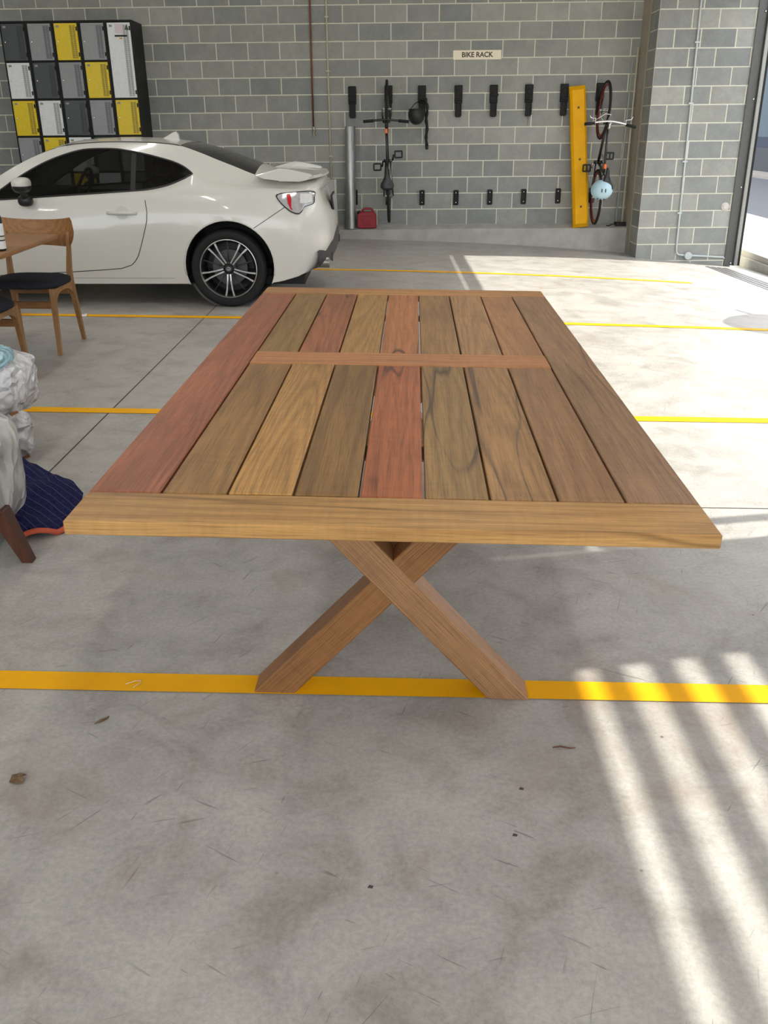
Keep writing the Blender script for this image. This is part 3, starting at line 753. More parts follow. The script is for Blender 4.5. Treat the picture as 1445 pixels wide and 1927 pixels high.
    tube('chain', [bbk+Vector((0.042, 0.097, 0)), rear+Vector((0.042, 0.035, 0)), rear+Vector((0.042, 0, -0.035)), rear+Vector((0.042, -0.035, 0)), bbk+Vector((0.042, -0.097, 0))], 0.004, MS, b, 5)
    # small reflector or light under the stem
    lc = head_t-steer_ax*0.02+Vector((0, 0.022, -0.06)) if reflect == 'top' else seat_top+Vector((0, -0.02, 0.10))
    bm = bmesh.new(); bm_box(bm, lc.x-0.016, lc.x+0.016, lc.y-0.006, lc.y+0.014, lc.z-0.028, lc.z+0.028, None, 0.006)
    from_bm('bike_light', bm, plain('reflector_orange', srgb(240, 110, 40), 0.3), b)
    return b, sp

def build_bikes():
    # local y (up the bike) points out of the wall, local z upwards
    def BM(u, v, tilt, lean): return WT(u, -0.05, v) @ Matrix.Rotation(math.radians(tilt), 4, 'Y') @ Matrix.Rotation(math.radians(lean), 4, 'Z') @ Matrix(((1, 0, 0, 0), (0, -1, 0, 0), (0, 0, 1, 0), (0, 0, 0, 1)))
    build_bike(BM(0.572, 0.105, -1.0, -0.8), (0.012, 0.011, 0.014, 1), (0.035, 0.035, 0.036, 1), (0.015, 0.015, 0.015, 1), 0.03, 'black bicycle hanging upright by its front wheel beside the bollard', False, 'top')
    b, sp = build_bike(BM(3.262, 0.060, 0.4, -1.0), (0.012, 0.012, 0.013, 1), srgb(120, 34, 40), (0.80, 0.80, 0.82, 1), 0.06, 'second bicycle with red rims and white handlebar hung by the yellow bar', True, 'seat', tyre=0.016, R=0.34, barw=0.62, silver=True, sweep=0.05)
    # pale blue helmet hung over the saddle of the second bike
    M_HB = plain('helmet_blue', srgb(176, 208, 222), 0.45, noise=0.03, nscale=6)
    h = empty('helmet', M=WT(3.205, -0.93, 0.52)); tag(h, 'pale blue round bicycle helmet on the saddle of the red wheeled bicycle', 'helmet', 'bicycle helmets on the wall')
    bm = bmesh.new(); bmesh.ops.create_uvsphere(bm, u_segments=28, v_segments=18, radius=0.5)
    bmesh.ops.transform(bm, matrix=Matrix.Diagonal((0.268, 0.25, 0.232, 1)), verts=bm.verts[:])
    bmesh.ops.delete(bm, geom=[f for f in bm.faces if f.calc_center_median().y > 0.065], context='FACES')
    sh = from_bm('shell', bm, M_HB, h, True)
    for x in (-0.022, 0.022): box('vent', x-0.005, x+0.005, -0.128, -0.118, -0.022, 0.018, M_BLACKP, h)
    for x, z in ((-0.055, -0.098), (-0.02, -0.106), (0.025, -0.106)): box('vent', x-0.009, x+0.009, -0.072, -0.055, z-0.004, z+0.004, M_BLACKP, h)
    bm = bmesh.new(); bmesh.ops.create_uvsphere(bm, u_segments=20, v_segments=12, radius=0.5); bmesh.ops.transform(bm, matrix=Matrix.Translation((0, 0.01, 0)) @ Matrix.Diagonal((0.245, 0.2, 0.21, 1)), verts=bm.verts[:])
    from_bm('liner', bm, M_BLACKP, h, True)
    # black helmet hanging by its strap from the third hook
    h = empty('helmet', M=WT(0.922, -0.21, 1.405)); tag(h, 'matt black helmet hanging by its strap from a bike hook', 'helmet', 'bicycle helmets on the wall')
    M_HK = plain('helmet_black', (0.020, 0.021, 0.023, 1), 0.5, noise=0.05, nscale=8)
    bm = bmesh.new(); bmesh.ops.create_uvsphere(bm, u_segments=28, v_segments=18, radius=0.5)
    bmesh.ops.transform(bm, matrix=Matrix.Diagonal((0.21, 0.25, 0.235, 1)), verts=bm.verts[:])
    bmesh.ops.delete(bm, geom=[f for f in bm.faces if f.calc_center_median().z > 0.062], context='FACES')
    from_bm('shell', bm, M_HK, h, True)
    tube('rim_band', [(0.0905*math.cos(2*PI*i/28), 0.107*math.sin(2*PI*i/28), 0.062) for i in range(28)], 0.008, M_HK, h, 8, True)
    box('vent', 0.02, 0.05, -0.122, -0.112, 0.008, 0.022, M_BLACKP, h)
    tube('strap', [(-0.08, 0, 0.06), (-0.02, 0.06, 0.13), (0.07, 0.13, 0.175)], 0.005, M_BLACKP, h, 6); tube('strap', [(0.08, 0, 0.06), (0.085, 0.06, 0.12), (0.07, 0.13, 0.175)], 0.005, M_BLACKP, h, 6)
    # folded black chain lock hanging on the same hook
    pts = [(0.0, 0.03, 0.30), (0.012, -0.01, 0.30), (0.02, -0.02, 0.26)]
    pts += [(0.028+0.006*math.sin(i*0.9), -0.02, 0.24-0.032*i) for i in range(16)]
    lk = empty('chain_lock', M=WT(1.03, -0.075, 1.285)); tag(lk, 'long black cloth covered chain lock hanging below the helmet hook', 'bike lock')
    tube('chain_sleeve', pts, [0.019+0.004*math.sin(i*2.2) for i in range(len(pts))], plain('lock_sleeve', (0.014, 0.014, 0.015, 1), 0.8, noise=0.3, nscale=120, bump=0.5), lk, 10)
    e = pts[-1]; box('padlock', e[0]-0.02, e[0]+0.02, e[1]-0.018, e[1]+0.018, e[2]-0.05, e[2]+0.005, M_BLACKP, lk, 0.01, 2)
build_bikes()

# ------------------------------------------------------------------ bar, bollard, can, pipes
def build_wall_items():
    # yellow wheel stop leaning upright against the wall
    M_Y = plain('wheelstop_yellow', (0.90, 0.44, 0.0, 1), 0.5, spec=0.25, noise=0.07, nscale=9)
    Mb = WT(3.125, -0.155, 0.012) @ Matrix.Rotation(math.radians(-5.2), 4, 'Y') @ Matrix.Rotation(math.radians(-3.3), 4, 'X')
    y = empty('wheel_stop', M=Mb); tag(y, 'tall yellow rubber wheel stop leaning upright between the bikes', 'wheel stop')
    L, w, d = 1.705, 0.10, 0.10
    prof = [(-w, 0.0), (w, 0.0), (w, -0.070), (0.072, -d), (-0.072, -d), (-w, -0.070)]
    bm = bmesh.new(); rings = []
    for z, k in ((0.0, 0.0), (0.0, 0.45), (0.05, 1.0), (L-0.05, 1.0), (L, 0.45), (L, 0.0)):
        rings.append([bm.verts.new((px, (py if k else 0) if k in (0.0, 1.0) else py*k, z)) for px, py in prof])
    for a, b in zip(rings[1:-2], rings[2:-1]):
        for i in range(6): bm.faces.new((a[i], a[(i+1) % 6], b[(i+1) % 6], b[i]))
    bm.faces.new(rings[1][::-1]); bm.faces.new(rings[-2])
    for r in (rings[0], rings[-1]):
        for v in r: bm.verts.remove(v)
    from_bm('body', bm, M_Y, y)
    for z in (0.26, 0.84, 1.45):
        s = lathe('bolt_hole', [(0.0, -d-0.004), (0.012, -d-0.004), (0.016, -d+0.001)], plain('bolt_rusty', (0.16, 0.08, 0.02, 1), 0.6), y, 12, 'Y'); s.location = (0.0, 0, z)
    bm = bmesh.new()
    for a, b, c, e in ((-0.04, 0.04, 0.07, 0.075), (-0.04, 0.04, 0.165, 0.17), (-0.04, -0.035, 0.07, 0.17), (0.035, 0.04, 0.07, 0.17)): bm_box(bm, a, b, -d-0.003, -d+0.002, c, e)
    from_bm('moulded_frame', bm, M_Y, y)
    # galvanised bollard
    M_G = plain('galvanised', (0.42, 0.43, 0.43, 1), 0.38, 0.85, noise=0.18, nscale=9)
    bo = empty('steel_bollard', M=WT(0.047, -0.122, 0.017) @ Matrix.Rotation(math.radians(0.9), 4, 'Y')); tag(bo, 'tall galvanised steel pipe bollard standing beside the red jerry can', 'bollard')
    lathe('pipe', [(0.068, 0.008), (0.068, 1.245), (0.066, 1.25), (0.060, 1.25), (0.060, 0.9), (0.0, 0.9)], M_G, bo, 32)
    lathe('base_plate', [(0.0, 0.0), (0.085, 0.0), (0.085, 0.008), (0.0, 0.008)], M_G, bo, 28)
    # red jerry can
    M_R = plain('can_red', srgb(158, 44, 56), 0.5, noise=0.08, nscale=12)
    c = empty('jerry_can', M=WT(0.268, -0.105, 0.021)); tag(c, 'dusty red plastic jerry can on the ledge beside the bollard', 'jerry can')
    prism('body', [(-0.122, 0.0), (0.118, 0.0), (0.124, 0.02), (0.124, 0.165), (0.085, 0.205), (-0.085, 0.205), (-0.124, 0.175), (-0.124, 0.02)], -0.075, 0.075, M_R, c, 'XZ', 0.010)
    tube('handle', [(-0.062, 0, 0.19), (-0.055, 0, 0.232), (-0.03, 0, 0.243), (0.05, 0, 0.243), (0.075, 0, 0.225), (0.085, 0, 0.185)], 0.015, M_R, c, 10)
    lathe('cap', [(0.028, 0.0), (0.028, 0.03), (0.022, 0.036), (0.0, 0.036)], M_BLACKP, c, 16).matrix_basis = Matrix.Translation((-0.098, 0, 0.182)) @ Matrix.Rotation(-0.6, 4, 'Y')
    tube('moulded_rib', [(-0.075, -0.077, 0.155), (0.065, -0.077, 0.155), (0.03, -0.077, 0.075), (-0.045, -0.077, 0.075)], 0.006, M_R, c, 6, True)
    tube('moulded_rib', [(-0.05, -0.077, 0.045), (0.05, -0.077, 0.045)], 0.005, M_R, c, 6)
    # concrete post behind the car
    p = empty('concrete_post', M=WT(-0.19, -0.42, -0.2)); tag(p, 'short square concrete post half hidden behind the rear of the white car', 'post')
    box('shaft', -0.095, 0.075, -0.12, 0.16, 0.0, 0.845, M_CONC, p, 0.015); box('edge_trim', 0.055, 0.082, -0.125, -0.09, 0.0, 0.85, plain('edge_trim_pale', (0.5, 0.49, 0.45, 1), 0.6), p, 0.003)
    # copper pipe with tap fitting
    M_CU = plain('copper_aged', srgb(122, 70, 52), 0.45, 0.5, noise=0.15, nscale=12); M_PA = plain('pipe_cream', srgb(196, 190, 166), 0.5)
    r = empty('copper_pipe', M=WT(-0.413, -0.03, 1.17)); tag(r, 'thin copper water pipe running down the wall above the car', 'pipe')
    tube('pipe', [(0.012, 0, 3.1), (0.006, 0, 1.5), (0.0, 0, 0.8), (-0.003, 0, 0.10)], 0.011, M_CU, r, 10)
    lathe('fitting', [(0.012, 0.11), (0.018, 0.105), (0.018, 0.07), (0.013, 0.066), (0.021, 0.06), (0.021, 0.035), (0.012, 0.03), (0.012, 0.0)], plain('brass_dull', (0.42, 0.38, 0.28, 1), 0.4, 0.8), r, 14)
    tube('tap_lever', [(0.0, -0.02, 0.05), (0.03, -0.03, 0.03), (0.035, -0.03, 0.01)], 0.005, M_CHROME, r, 6)
    r = empty('wall_conduit', M=WT(-0.205, -0.018, 0.005)); tag(r, 'slim cream conduit running straight down the block wall left of the bollard', 'conduit')
    tube('pipe', [(0, 0, 0.0), (0, 0, 4.25)], 0.0105, M_PA, r, 10)
    for z in (0.9, 1.9, 2.5): box('saddle_clip', -0.022, 0.022, -0.013, 0.018, z, z+0.018, M_PA, r)
    # two thin conduits in the corner
    r = empty('conduit_riser', M=WT(3.64, -0.10, 0.02)); tag(r, 'pair of thin pale conduits rising from a black box in the corner', 'conduit')
    tube('conduit', [(-0.02, 0.03, 0.04), (0.022, 0.07, 2.0)], 0.010, plain('conduit_bluegrey', srgb(178, 184, 180), 0.5), r, 8); tube('conduit', [(0.052, 0.0, 0.04), (0.072, 0.05, 2.12)], 0.011, plain('conduit_cream', srgb(206, 198, 174), 0.5), r, 8)
    box('junction_box', -0.04, 0.10, -0.045, 0.04, 0.0, 0.05, M_BLACKP, r, 0.004)
    tube('loose_wire', [(-0.04, 0, 0.03), (-0.09, -0.02, 0.02), (-0.12, -0.03, 0.006), (-0.16, -0.03, 0.006)], 0.006, M_BLACKP, r, 6)
    # conduit and junction on the pier
    M_PG = plain('conduit_grey', srgb(196, 204, 204), 0.45)
    r = empty('pier_conduit', M=WT(4.262, -0.755, -0.285)); tag(r, 'pale grey conduit running down the block pier and bending along its foot', 'conduit')
    tube('pipe', [(-0.045, 0, 4.0), (-0.042, 0, 2.86), (-0.02, 0, 1.4), (0.0, 0, 0.09), (0.008, 0, 0.03), (0.03, 0, 0.005), (0.06, 0, -0.002), (0.61, 0, -0.032), (0.625, 0, -0.05)], 0.0115, M_PG, r, 10)
    lathe('junction_box', [(0.0, -0.035), (0.044, -0.035), (0.048, -0.028), (0.048, 0.008), (0.0, 0.008)], M_PG, r, 20, 'Y').location = (0.155, 0, -0.01)
    for z in (0.5, 1.1, 1.75, 2.4): box('saddle_clip', -0.035+(-0.012*z), 0.022+(-0.012*z), -0.014, 0.013, z, z+0.018, M_PG, r)
    r = lathe('wall_cap', [(0.0, -0.02), (0.028, -0.02), (0.033, -0.012), (0.05, -0.006), (0.05, 0.0), (0.0, 0.0)], plain('cap_pale', srgb(206, 200, 194), 0.5), None, 22, 'Y')
    r.matrix_world = WT(4.822, -0.742, 0.30); r.name = 'inspection_cover'; tag(r, 'small round pale cap on the block pier near the door jamb', 'wall cap')
build_wall_items()

# ------------------------------------------------------------------ the white coupe
def interp(tab, s):
    """smooth curve through (s, a, b, ...) rows (cubic Hermite, slopes limited)"""
    n = len(tab)
    if s <= tab[0][0]: return tab[0][1:]
    if s >= tab[-1][0]: return tab[-1][1:]
    i = max(k for k in range(n-1) if tab[k][0] <= s)
    h = tab[i+1][0]-tab[i][0]; t = (s-tab[i][0])/h; out = []
    def slope(k, c):
        if k <= 0 or k >= n-1:
            a, b = (0, 1) if k <= 0 else (n-2, n-1); return (tab[b][c]-tab[a][c])/(tab[b][0]-tab[a][0])
        d0 = (tab[k][c]-tab[k-1][c])/(tab[k][0]-tab[k-1][0]); d1 = (tab[k+1][c]-tab[k][c])/(tab[k+1][0]-tab[k][0])
        if d0*d1 <= 0: return 0.0
        m = 0.5*(d0+d1); lim = 3*min(abs(d0), abs(d1)); return max(-lim, min(lim, m))
    for c in range(1, len(tab[0])):
        p0, p1, m0, m1 = tab[i][c], tab[i+1][c], slope(i, c)*h, slope(i+1, c)*h
        out.append((2*t**3-3*t**2+1)*p0+(t**3-2*t**2+t)*m0+(-2*t**3+3*t**2)*p1+(t**3-t**2)*m1)
    return out

def build_car():
    car = empty('car', (-1.32, 8.37, 0.0)); tag(car, 'white two door coupe parked along the block wall, rear to the right', 'car')
    M_P = plain('car_paint_white', srgb(214, 213, 207), 0.28, noise=0.008, nscale=3, coat=0.6)
    m, nt, b = new_mat('car_glass'); M_GL = m
    gl = nt.nodes.new('ShaderNodeBsdfGlossy'); gl.inputs['Roughness'].default_value = 0.02; gl.inputs['Color'].default_value = (0.9, 0.9, 0.9, 1)
    tr = nt.nodes.new('ShaderNodeBsdfTransparent'); tr.inputs['Color'].default_value = (0.30, 0.31, 0.31, 1)
    fr = nt.nodes.new('ShaderNodeFresnel'); fr.inputs['IOR'].default_value = 1.45
    ms = nt.nodes.new('ShaderNodeMixShader'); nt.links.new(fr.outputs[0], ms.inputs[0]); nt.links.new(tr.outputs[0], ms.inputs[1]); nt.links.new(gl.outputs[0], ms.inputs[2])
    nt.links.new(ms.outputs[0], nt.nodes['Material Output'].inputs['Surface'])
    M_DK = plain('car_trim_black', (0.010, 0.010, 0.011, 1), 0.4, noise=0.1); M_IN = plain('car_interior', (0.012, 0.012, 0.013, 1), 0.8, noise=0.1)
    M_DKG = plain('car_diffuser', (0.035, 0.036, 0.038, 1), 0.45, noise=0.1); M_SIL = plain('wheel_machined', (0.52, 0.52, 0.53, 1), 0.3, 0.9)
    j0 = [(-3.38, 0, .56), (-3.3, 0, .63), (-3.1, 0, .73), (-2.8, 0, .80), (-2.5, 0, .845), (-2.2, 0, .885), (-2.06, 0, .91), (-1.866, 0, 1.045), (-1.6, 0, 1.187), (-1.383, 0, 1.262), (-1.09, 0, 1.294), (-.8, 0, 1.300), (-.5, 0, 1.281), (-.335, 0, 1.257), (-.128, 0, 1.214), (.054, 0, 1.156), (.19, 0, 1.106), (.30, 0, 1.065), (.45, 0, 1.03)]
    j2 = [(-3.38, .40, .54), (-3.3, .47, .60), (-3.1, .54, .70), (-2.8, .57, .775), (-2.5, .59, .82), (-2.2, .61, .865), (-2.06, .62, .89), (-1.866, .605, 1.015), (-1.6, .57, 1.150), (-1.35, .53, 1.235), (-1.09, .51, 1.265), (-.8, .50, 1.272), (-.5, .505, 1.262), (-.40, .51, 1.249), (-.25, .525, 1.204), (-.071, .55, 1.139), (.054, .565, 1.095), (.22, .58, 1.035), (.30, .59, 1.015), (.45, .60, .99)]
    j3 = [(-3.38, .44, .53), (-3.1, .62, .685), (-2.8, .66, .755), (-2.5, .68, .80), (-2.2, .71, .825), (-1.98, .746, .828), (-1.85, .70, .905), (-1.741, .678, .975), (-1.502, .635, 1.105), (-1.307, .605, 1.178), (-1.151, .59, 1.214), (-.945, .583, 1.221), (-.764, .588, 1.201), (-.552, .602, 1.157), (-.393, .625, 1.111), (-.305, .655, 1.062), (-.28, .675, 1.042), (-.1, .662, 1.035), (.054, .655, 1.022), (.22, .655, .99), (.45, .66, .965)]
    j4 = [(-3.38, .45, .52), (-3.1, .67, .665), (-2.8, .72, .735), (-2.5, .735, .775), (-2.2, .745, .81), (-1.98, .748, .825), (-1.841, .755, .832), (-1.569, .755, .852), (-1.165, .755, .881), (-.753, .745, .911), (-.644, .738, .92), (-.479, .715, .954), (-.312, .685, 1.023), (-.28, .677, 1.040), (-.1, .70, .995), (.054, .71, .98), (.22, .71, .965), (.45, .70, .95)]
    j5 = [(-3.38, .47, .50), (-3.25, .64, .58), (-3.0, .75, .67), (-2.57, .80, .74), (-2.2, .80, .775), (-1.9, .797, .79), (-1.5, .802, .812), (-1.0, .808, .84), (-.65, .812, .862), (-.3, .82, .885), (0, .822, .897), (.25, .815, .90), (.45, .79, .90)]
    j6 = [(-3.38, .50, .45), (-3.25, .70, .50), (-3.0, .83, .56), (-2.57, .88, .62), (-2.2, .862, .60), (-1.9, .852, .60), (-1.0, .852, .62), (-.65, .858, .64), (-.3, .876, .68), (0, .885, .70), (.25, .880, .68), (.45, .858, .66)]
    j7 = [(-3.38, .52, .32), (-3.25, .72, .33), (-3.0, .84, .34), (-2.57, .88, .35), (-2.2, .858, .35), (-1.0, .852, .36), (-.65, .858, .36), (-.3, .875, .38), (0, .885, .38), (.25, .878, .40), (.45, .85, .42)]
    j8 = [(-3.38, .48, .20), (-3.25, .68, .185), (-3.0, .80, .175), (-2.57, .86, .17), (-1.63, .842, .176), (-.372, .850, .189), (0, .855, .195), (.364, .845, .205), (.45, .825, .218)]
    lines = [j0, j2, j3, j4, j5, j6, j7, j8]
    bp = [-3.38, -3.3, -3.1, -2.06, -1.98, -1.33, -.78, -.74, -.40, -.28, .22, .45]
    S = set(bp); x = -3.38
    while x < .45: S.add(round(x, 3)); x += 0.035
    S = sorted(S); S2 = [S[0]]
    for v in S[1:]:
        if v-S2[-1] > 0.006: S2.append(v)
        elif v in bp: S2[-1] = v
    S = S2
    pts = [[Vector((s,)+tuple(interp(l, s))) for l in lines] for s in S]
    W = [[(.60, 0, 1.012), (.60, .60, .982), (.60, .66, .965), (.60, .70, .945), (.60, .752, .90), (.61, .818, .66), (.60, .812, .43), (.567, .785, .248)],
         [(.70, 0, 1.008), (.68, .585, .975), (.685, .64, .96), (.69, .67, .94), (.70, .69, .895), (.745, .735, .66), (.735, .725, .45), (.69, .70, .298)],
         [(.755, 0, 1.005), (.735, .565, .97), (.74, .585, .955), (.745, .595, .935), (.75, .60, .89), (.815, .62, .66), (.805, .62, .47), (.755, .60, .335)],
         [(.775, 0, 1.003), (.762, .36, .975), (.765, .37, .96), (.765, .37, .935), (.762, .37, .885), (.848, .38, .67), (.845, .38, .48), (.80, .36, .36)],
         [(.778, 0, 1.003), (.772, .18, .98), (.772, .18, .962), (.772, .18, .935), (.766, .18, .885), (.858, .19, .68), (.855, .19, .48), (.81, .18, .365)],
         [(.778, 0, 1.003), (.775, .0, .98), (.775, .0, .962), (.775, .0, .935), (.768, .0, .885), (.862, .0, .68), (.858, .0, .48), (.812, .0, .365)]]
    Wd = []
    seq = [pts[-1]]+[[Vector(p) for p in w] for w in W]
    for a, b2 in zip(seq[:-1], seq[1:]):
        Wd.append([(p+q)/2 for p, q in zip(a, b2)]); Wd.append(b2)
    # round the plan corner of the midpoints a little
    for i in range(2, len(Wd)-2, 2):
        for k in range(4, 8): Wd[i][k] = Wd[i][k]+(Wd[i][k]-(Wd[i-1][k]+Wd[i+1][k])/2)*0.0
    pts += Wd; NS = len(S)
    RC, ROW = (0.015, 0.333), 0.366; FC = (-2.57, 0.333)
    def row_points(P):
        """one half section from the roof centre down to the sill: list of points and strip ids"""
        out = []; n0 = 8
        for k in range(n0+1):
            t = k/n0; out.append((Vector((P[0].x+(P[1].x-P[0].x)*t, P[1].y*t, P[0].z+(P[1].z-P[0].z)*t*t)), 'top'))
        for k in range(1, 4): out.append((P[1].lerp(P[2], k/3), 'rail'))
        for k in range(1, 5): 
            q = P[2].lerp(P[3], k/4); out.append((q, 'glass'))
        c = [P[3]+(P[3]-P[4])*0.3]+P[3:8]+[P[7]+(P[7]-P[6])*0.5]
        for i in range(1, len(c)-2):
            for k in range(1, 8):
                t = k/7; p0, p1, p2, p3 = c[i-1], c[i], c[i+1], c[i+2]
                out.append((0.5*((2*p1)+(p2-p0)*t+(2*p0-5*p1+4*p2-p3)*t*t+(3*p1-p0-3*p2+p3)*t**3), 'side'))
        e = P[7]
        out.append((Vector((e.x, e.y*0.93, e.z-0.012)), 'under')); out.append((Vector((e.x, 0.0, e.z-0.012)), 'under'))
        return out
    rows = [row_points(P) for P in pts]; NR = len(rows[0]); strips = [r[1] for r in rows[0]]
    def quad_ok(i, k):
        s0 = pts[i][1].x; s1 = pts[i+1][1].x; mid = (s0+s1)/2; st = strips[k+1]
        if st == 'top':
            if -2.06 < mid < -1.33: return 'windscreen'
            if -.40 < mid < .22: return 'rear_window'
            return 'body'
        if st == 'glass':
            if -1.98 < mid < -.78: return 'door_window'
            if -.78 < mid < -.74: return 'pillar'
            if -.74 < mid < -.28: return 'quarter_window'
            return 'body'
        return 'body'
    quads = {}
    for i in range(len(pts)-1):
        for k in range(NR-1): quads.setdefault(quad_ok(i, k), []).append((i, k))
    def inarch(v): return min(math.hypot(v.x-RC[0], v.z-RC[1]), math.hypot(v.x-FC[0], v.z-FC[1])) < ROW
    def make(name, qs, sides, mat, parent, off=0.0, arch=False):
        V, Fc, idx = [], [], {}
        def vid(i, k, sd):
            key = (i, k, sd)
            if key not in idx:
                p = rows[i][k][0]; idx[key] = len(V); V.append(Vector((p.x, -p.y*sd, p.z)))
            return idx[key]
        for i, k in qs:
            for sd in sides:
                q = [(i, k), (i+1, k), (i+1, k+1), (i, k+1)]
                if arch and strips[k+1] in ('side', 'under'):
                    P4 = [rows[a][b_][0] for a, b_ in q]
                    if all(inarch(p) for p in P4) and all(p.y > 0.5 for p in P4): continue
                f = [vid(a, b_, sd) for a, b_ in q]
                Fc.append(f if sd > 0 else f[::-1])
        if arch:
            # draw the ragged edge of the cut-out onto a clean circle
            used = {}
            for f in Fc:
                for a in f: used[a] = True
            for n_, v in enumerate(V):
                if n_ in used and abs(v.y) > 0.5:
                    for c in (RC, FC):
                        d = math.hypot(v.x-c[0], v.z-c[1])
                        if d < ROW and v.z > 0.16:
                            f = ROW/max(d, 1e-4); v.x = c[0]+(v.x-c[0])*f; v.z = c[1]+(v.z-c[1])*f
        o = mesh(name, V, Fc, mat, parent, True)
        bm = bmesh.new(); bm.from_mesh(o.data); bmesh.ops.remove_doubles(bm, verts=bm.verts[:], dist=0.0008)
        bmesh.ops.recalc_face_normals(bm, faces=bm.faces[:]); bm.to_mesh(o.data); bm.free(); return o
    body = make('body', quads['body'], (1, -1), M_P, car, 0, True); sharp(body, 38)
    make('windscreen', quads['windscreen'], (1, -1), M_GL, car); 
    rw = make('rear_window', quads['rear_window'], (1, -1), plain('rear_glass_dark', (0.012, 0.012, 0.012, 1), 0.12, noise=0.2, nscale=4), car)
    for sd in (1, -1):
        make('door_window', quads['door_window'], (sd,), M_GL, car); make('quarter_window', quads['quarter_window'], (sd,), M_GL, car); make('window_pillar', quads['pillar'], (sd,), M_DK, car)
    # black seals round the side windows
    for sd in (1, -1):
        up = [Vector((s, -sd*(interp(j3, s)[0]+.002), interp(j3, s)[1])) for s in S if -1.98 <= s <= -.28]; lo = [Vector((s, -sd*(interp(j4, s)[0]+.002), interp(j4, s)[1])) for s in S if -1.98 <= s <= -.28]
        tube('window_seal', up+lo[::-1][1:-1], 0.0085, M_DK, car, 6, True)
        tube('roof_gutter', [Vector((s, -sd*(interp(j2, s)[0]+.001), interp(j2, s)[1]+.001)) for s in S if -1.33 <= s <= -.40], 0.0035, M_DK, car, 5)
    # surface lookup from the side
    bm = bmesh.new(); bm.from_mesh(body.data); bvh = BVHTree.FromBMesh(bm); bm.free()
    def on_side(s, z, off=0.003, sd=1):
        h = bvh.ray_cast(Vector((s, -2*sd, z)), Vector((0, sd, 0)))
        if h[0] is None: return Vector((s, -0.85*sd, z))
        n = h[1]; n = n if n.y*sd < 0 else -n
        return h[0]+n*off
    def patch(name, poly, mat, parent, off=0.004, step=0.025, thick=0.0, sd=1):
        """a thin panel following the body side inside the outline poly (s, z)"""
        xs = [p[0] for p in poly]; zs = [p[1] for p in poly]; P2 = [Vector(p) for p in poly]; n = len(P2)
        dense = []
        for i in range(n):
            a, b_ = P2[i], P2[(i+1) % n]; m_ = max(1, int((b_-a).length/step))
            dense += [a.lerp(b_, k/m_) for k in range(m_)]
        def inside(p):
            c = False; m_ = len(dense)
            for i in range(m_):
                a, b_ = dense[i], dense[i-1]
                if (a.y > p.y) != (b_.y > p.y) and p.x < (b_.x-a.x)*(p.y-a.y)/(b_.y-a.y)+a.x: c = not c
            return c
        allp = list(dense); x_ = min(xs)+step/2
        while x_ < max(xs):
            z_ = min(zs)+step/2
            while z_ < max(zs):
                p = Vector((x_, z_))
                if inside(p) and min((p-d).length for d in dense) > step*0.4: allp.append(p)
                z_ += step
            x_ += step
        nb = len(dense); r = delaunay_2d_cdt(allp, [(i, (i+1) % nb) for i in range(nb)], [], 1, 1e-5)
        V = [on_side(p.x, p.y, off, sd) for p in r[0]]
        return mesh(name, V, [tuple(f) for f in r[2]], mat, parent, True)
    def smooth_loop(P, k=5):
        n = len(P); out = []
        for i in range(n):
            p0, p1, p2, p3 = (Vector(P[(i+d) % n]) for d in (-1, 0, 1, 2))
            for q in range(k):
                t = q/k; out.append(0.5*((2*p1)+(p2-p0)*t+(2*p0-5*p1+4*p2-p3)*t*t+(3*p1-p0-3*p2+p3)*t**3))
        return out
    M_LENS = plain('lamp_clear', (0.55, 0.56, 0.58, 1), 0.12, 0.4, noise=0.15, nscale=30); M_RED = plain('lamp_red', (0.55, 0.01, 0.02, 1), 0.15); M_SEAM = plain('panel_gap', (0.03, 0.03, 0.03, 1), 0.8)
    for sd in (1, -1):
        tl = [(.415, .897), (.56, .915), (.705, .918), (.712, .87), (.709, .824), (.66, .808), (.635, .80), (.615, .765), (.587, .745), (.54, .757), (.50, .782), (.437, .841)]
        lamp = patch('tail_lamp', smooth_loop(tl, 3), M_DK, car, 0.006, 0.03, sd=sd)
        inner = [(p[0]*0.93+0.5785*0.07, p[1]*0.90+0.842*0.10) for p in tl]
        patch('lens', smooth_loop(inner, 3), M_LENS, lamp, 0.010, 0.025, sd=sd)
        patch('red_lens', [(.492, .896), (.520, .898), (.532, .86), (.530, .80), (.545, .775), (.525, .785), (.503, .83)], M_RED, lamp, 0.013, 0.02, sd=sd)
        patch('lens', [(.60, .90), (.69, .90), (.692, .838), (.64, .825), (.60, .83)], plain('lamp_white', (0.72, 0.72, 0.72, 1), 0.15), lamp, 0.0125, 0.02, sd=sd)
        door = [(-.670, .915), (-.648, .84), (-.637, .755), (-.642, .69), (-.658, .631), (-.695, .52), (-.734, .417), (-.765, .37), (-.80, .338), (-.886, .309), (-1.1, .291), (-1.294, .278), (-1.6, .260), (-1.907, .242)]
        tube('door_seam', [on_side(a, c, 0.0005, sd) for a, c in door], 0.0032, M_SEAM, car, 5)
        tube('bumper_seam', [on_side(a, c, 0.0005, sd) for a, c in [(.22+.26*i/8, .637+.165*i/8) for i in range(9)]], 0.0025, M_SEAM, car, 5)
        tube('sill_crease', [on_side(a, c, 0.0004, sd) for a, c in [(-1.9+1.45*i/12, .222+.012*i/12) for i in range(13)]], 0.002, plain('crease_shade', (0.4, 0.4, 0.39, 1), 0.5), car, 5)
        hd = [(-.84+.055*math.cos(a), .748+.052*math.sin(a)) for a in [2*PI*i/18 for i in range(18)]]
        patch('handle_cup', hd, plain('car_cup', srgb(198, 198, 195), 0.35, noise=0.01), car, 0.0025, 0.02, sd=sd)
        hp = [on_side(-.955+.23*i/8, .743+.002*i/8, 0.018+0.012*math.sin(PI*i/8), sd) for i in range(9)]
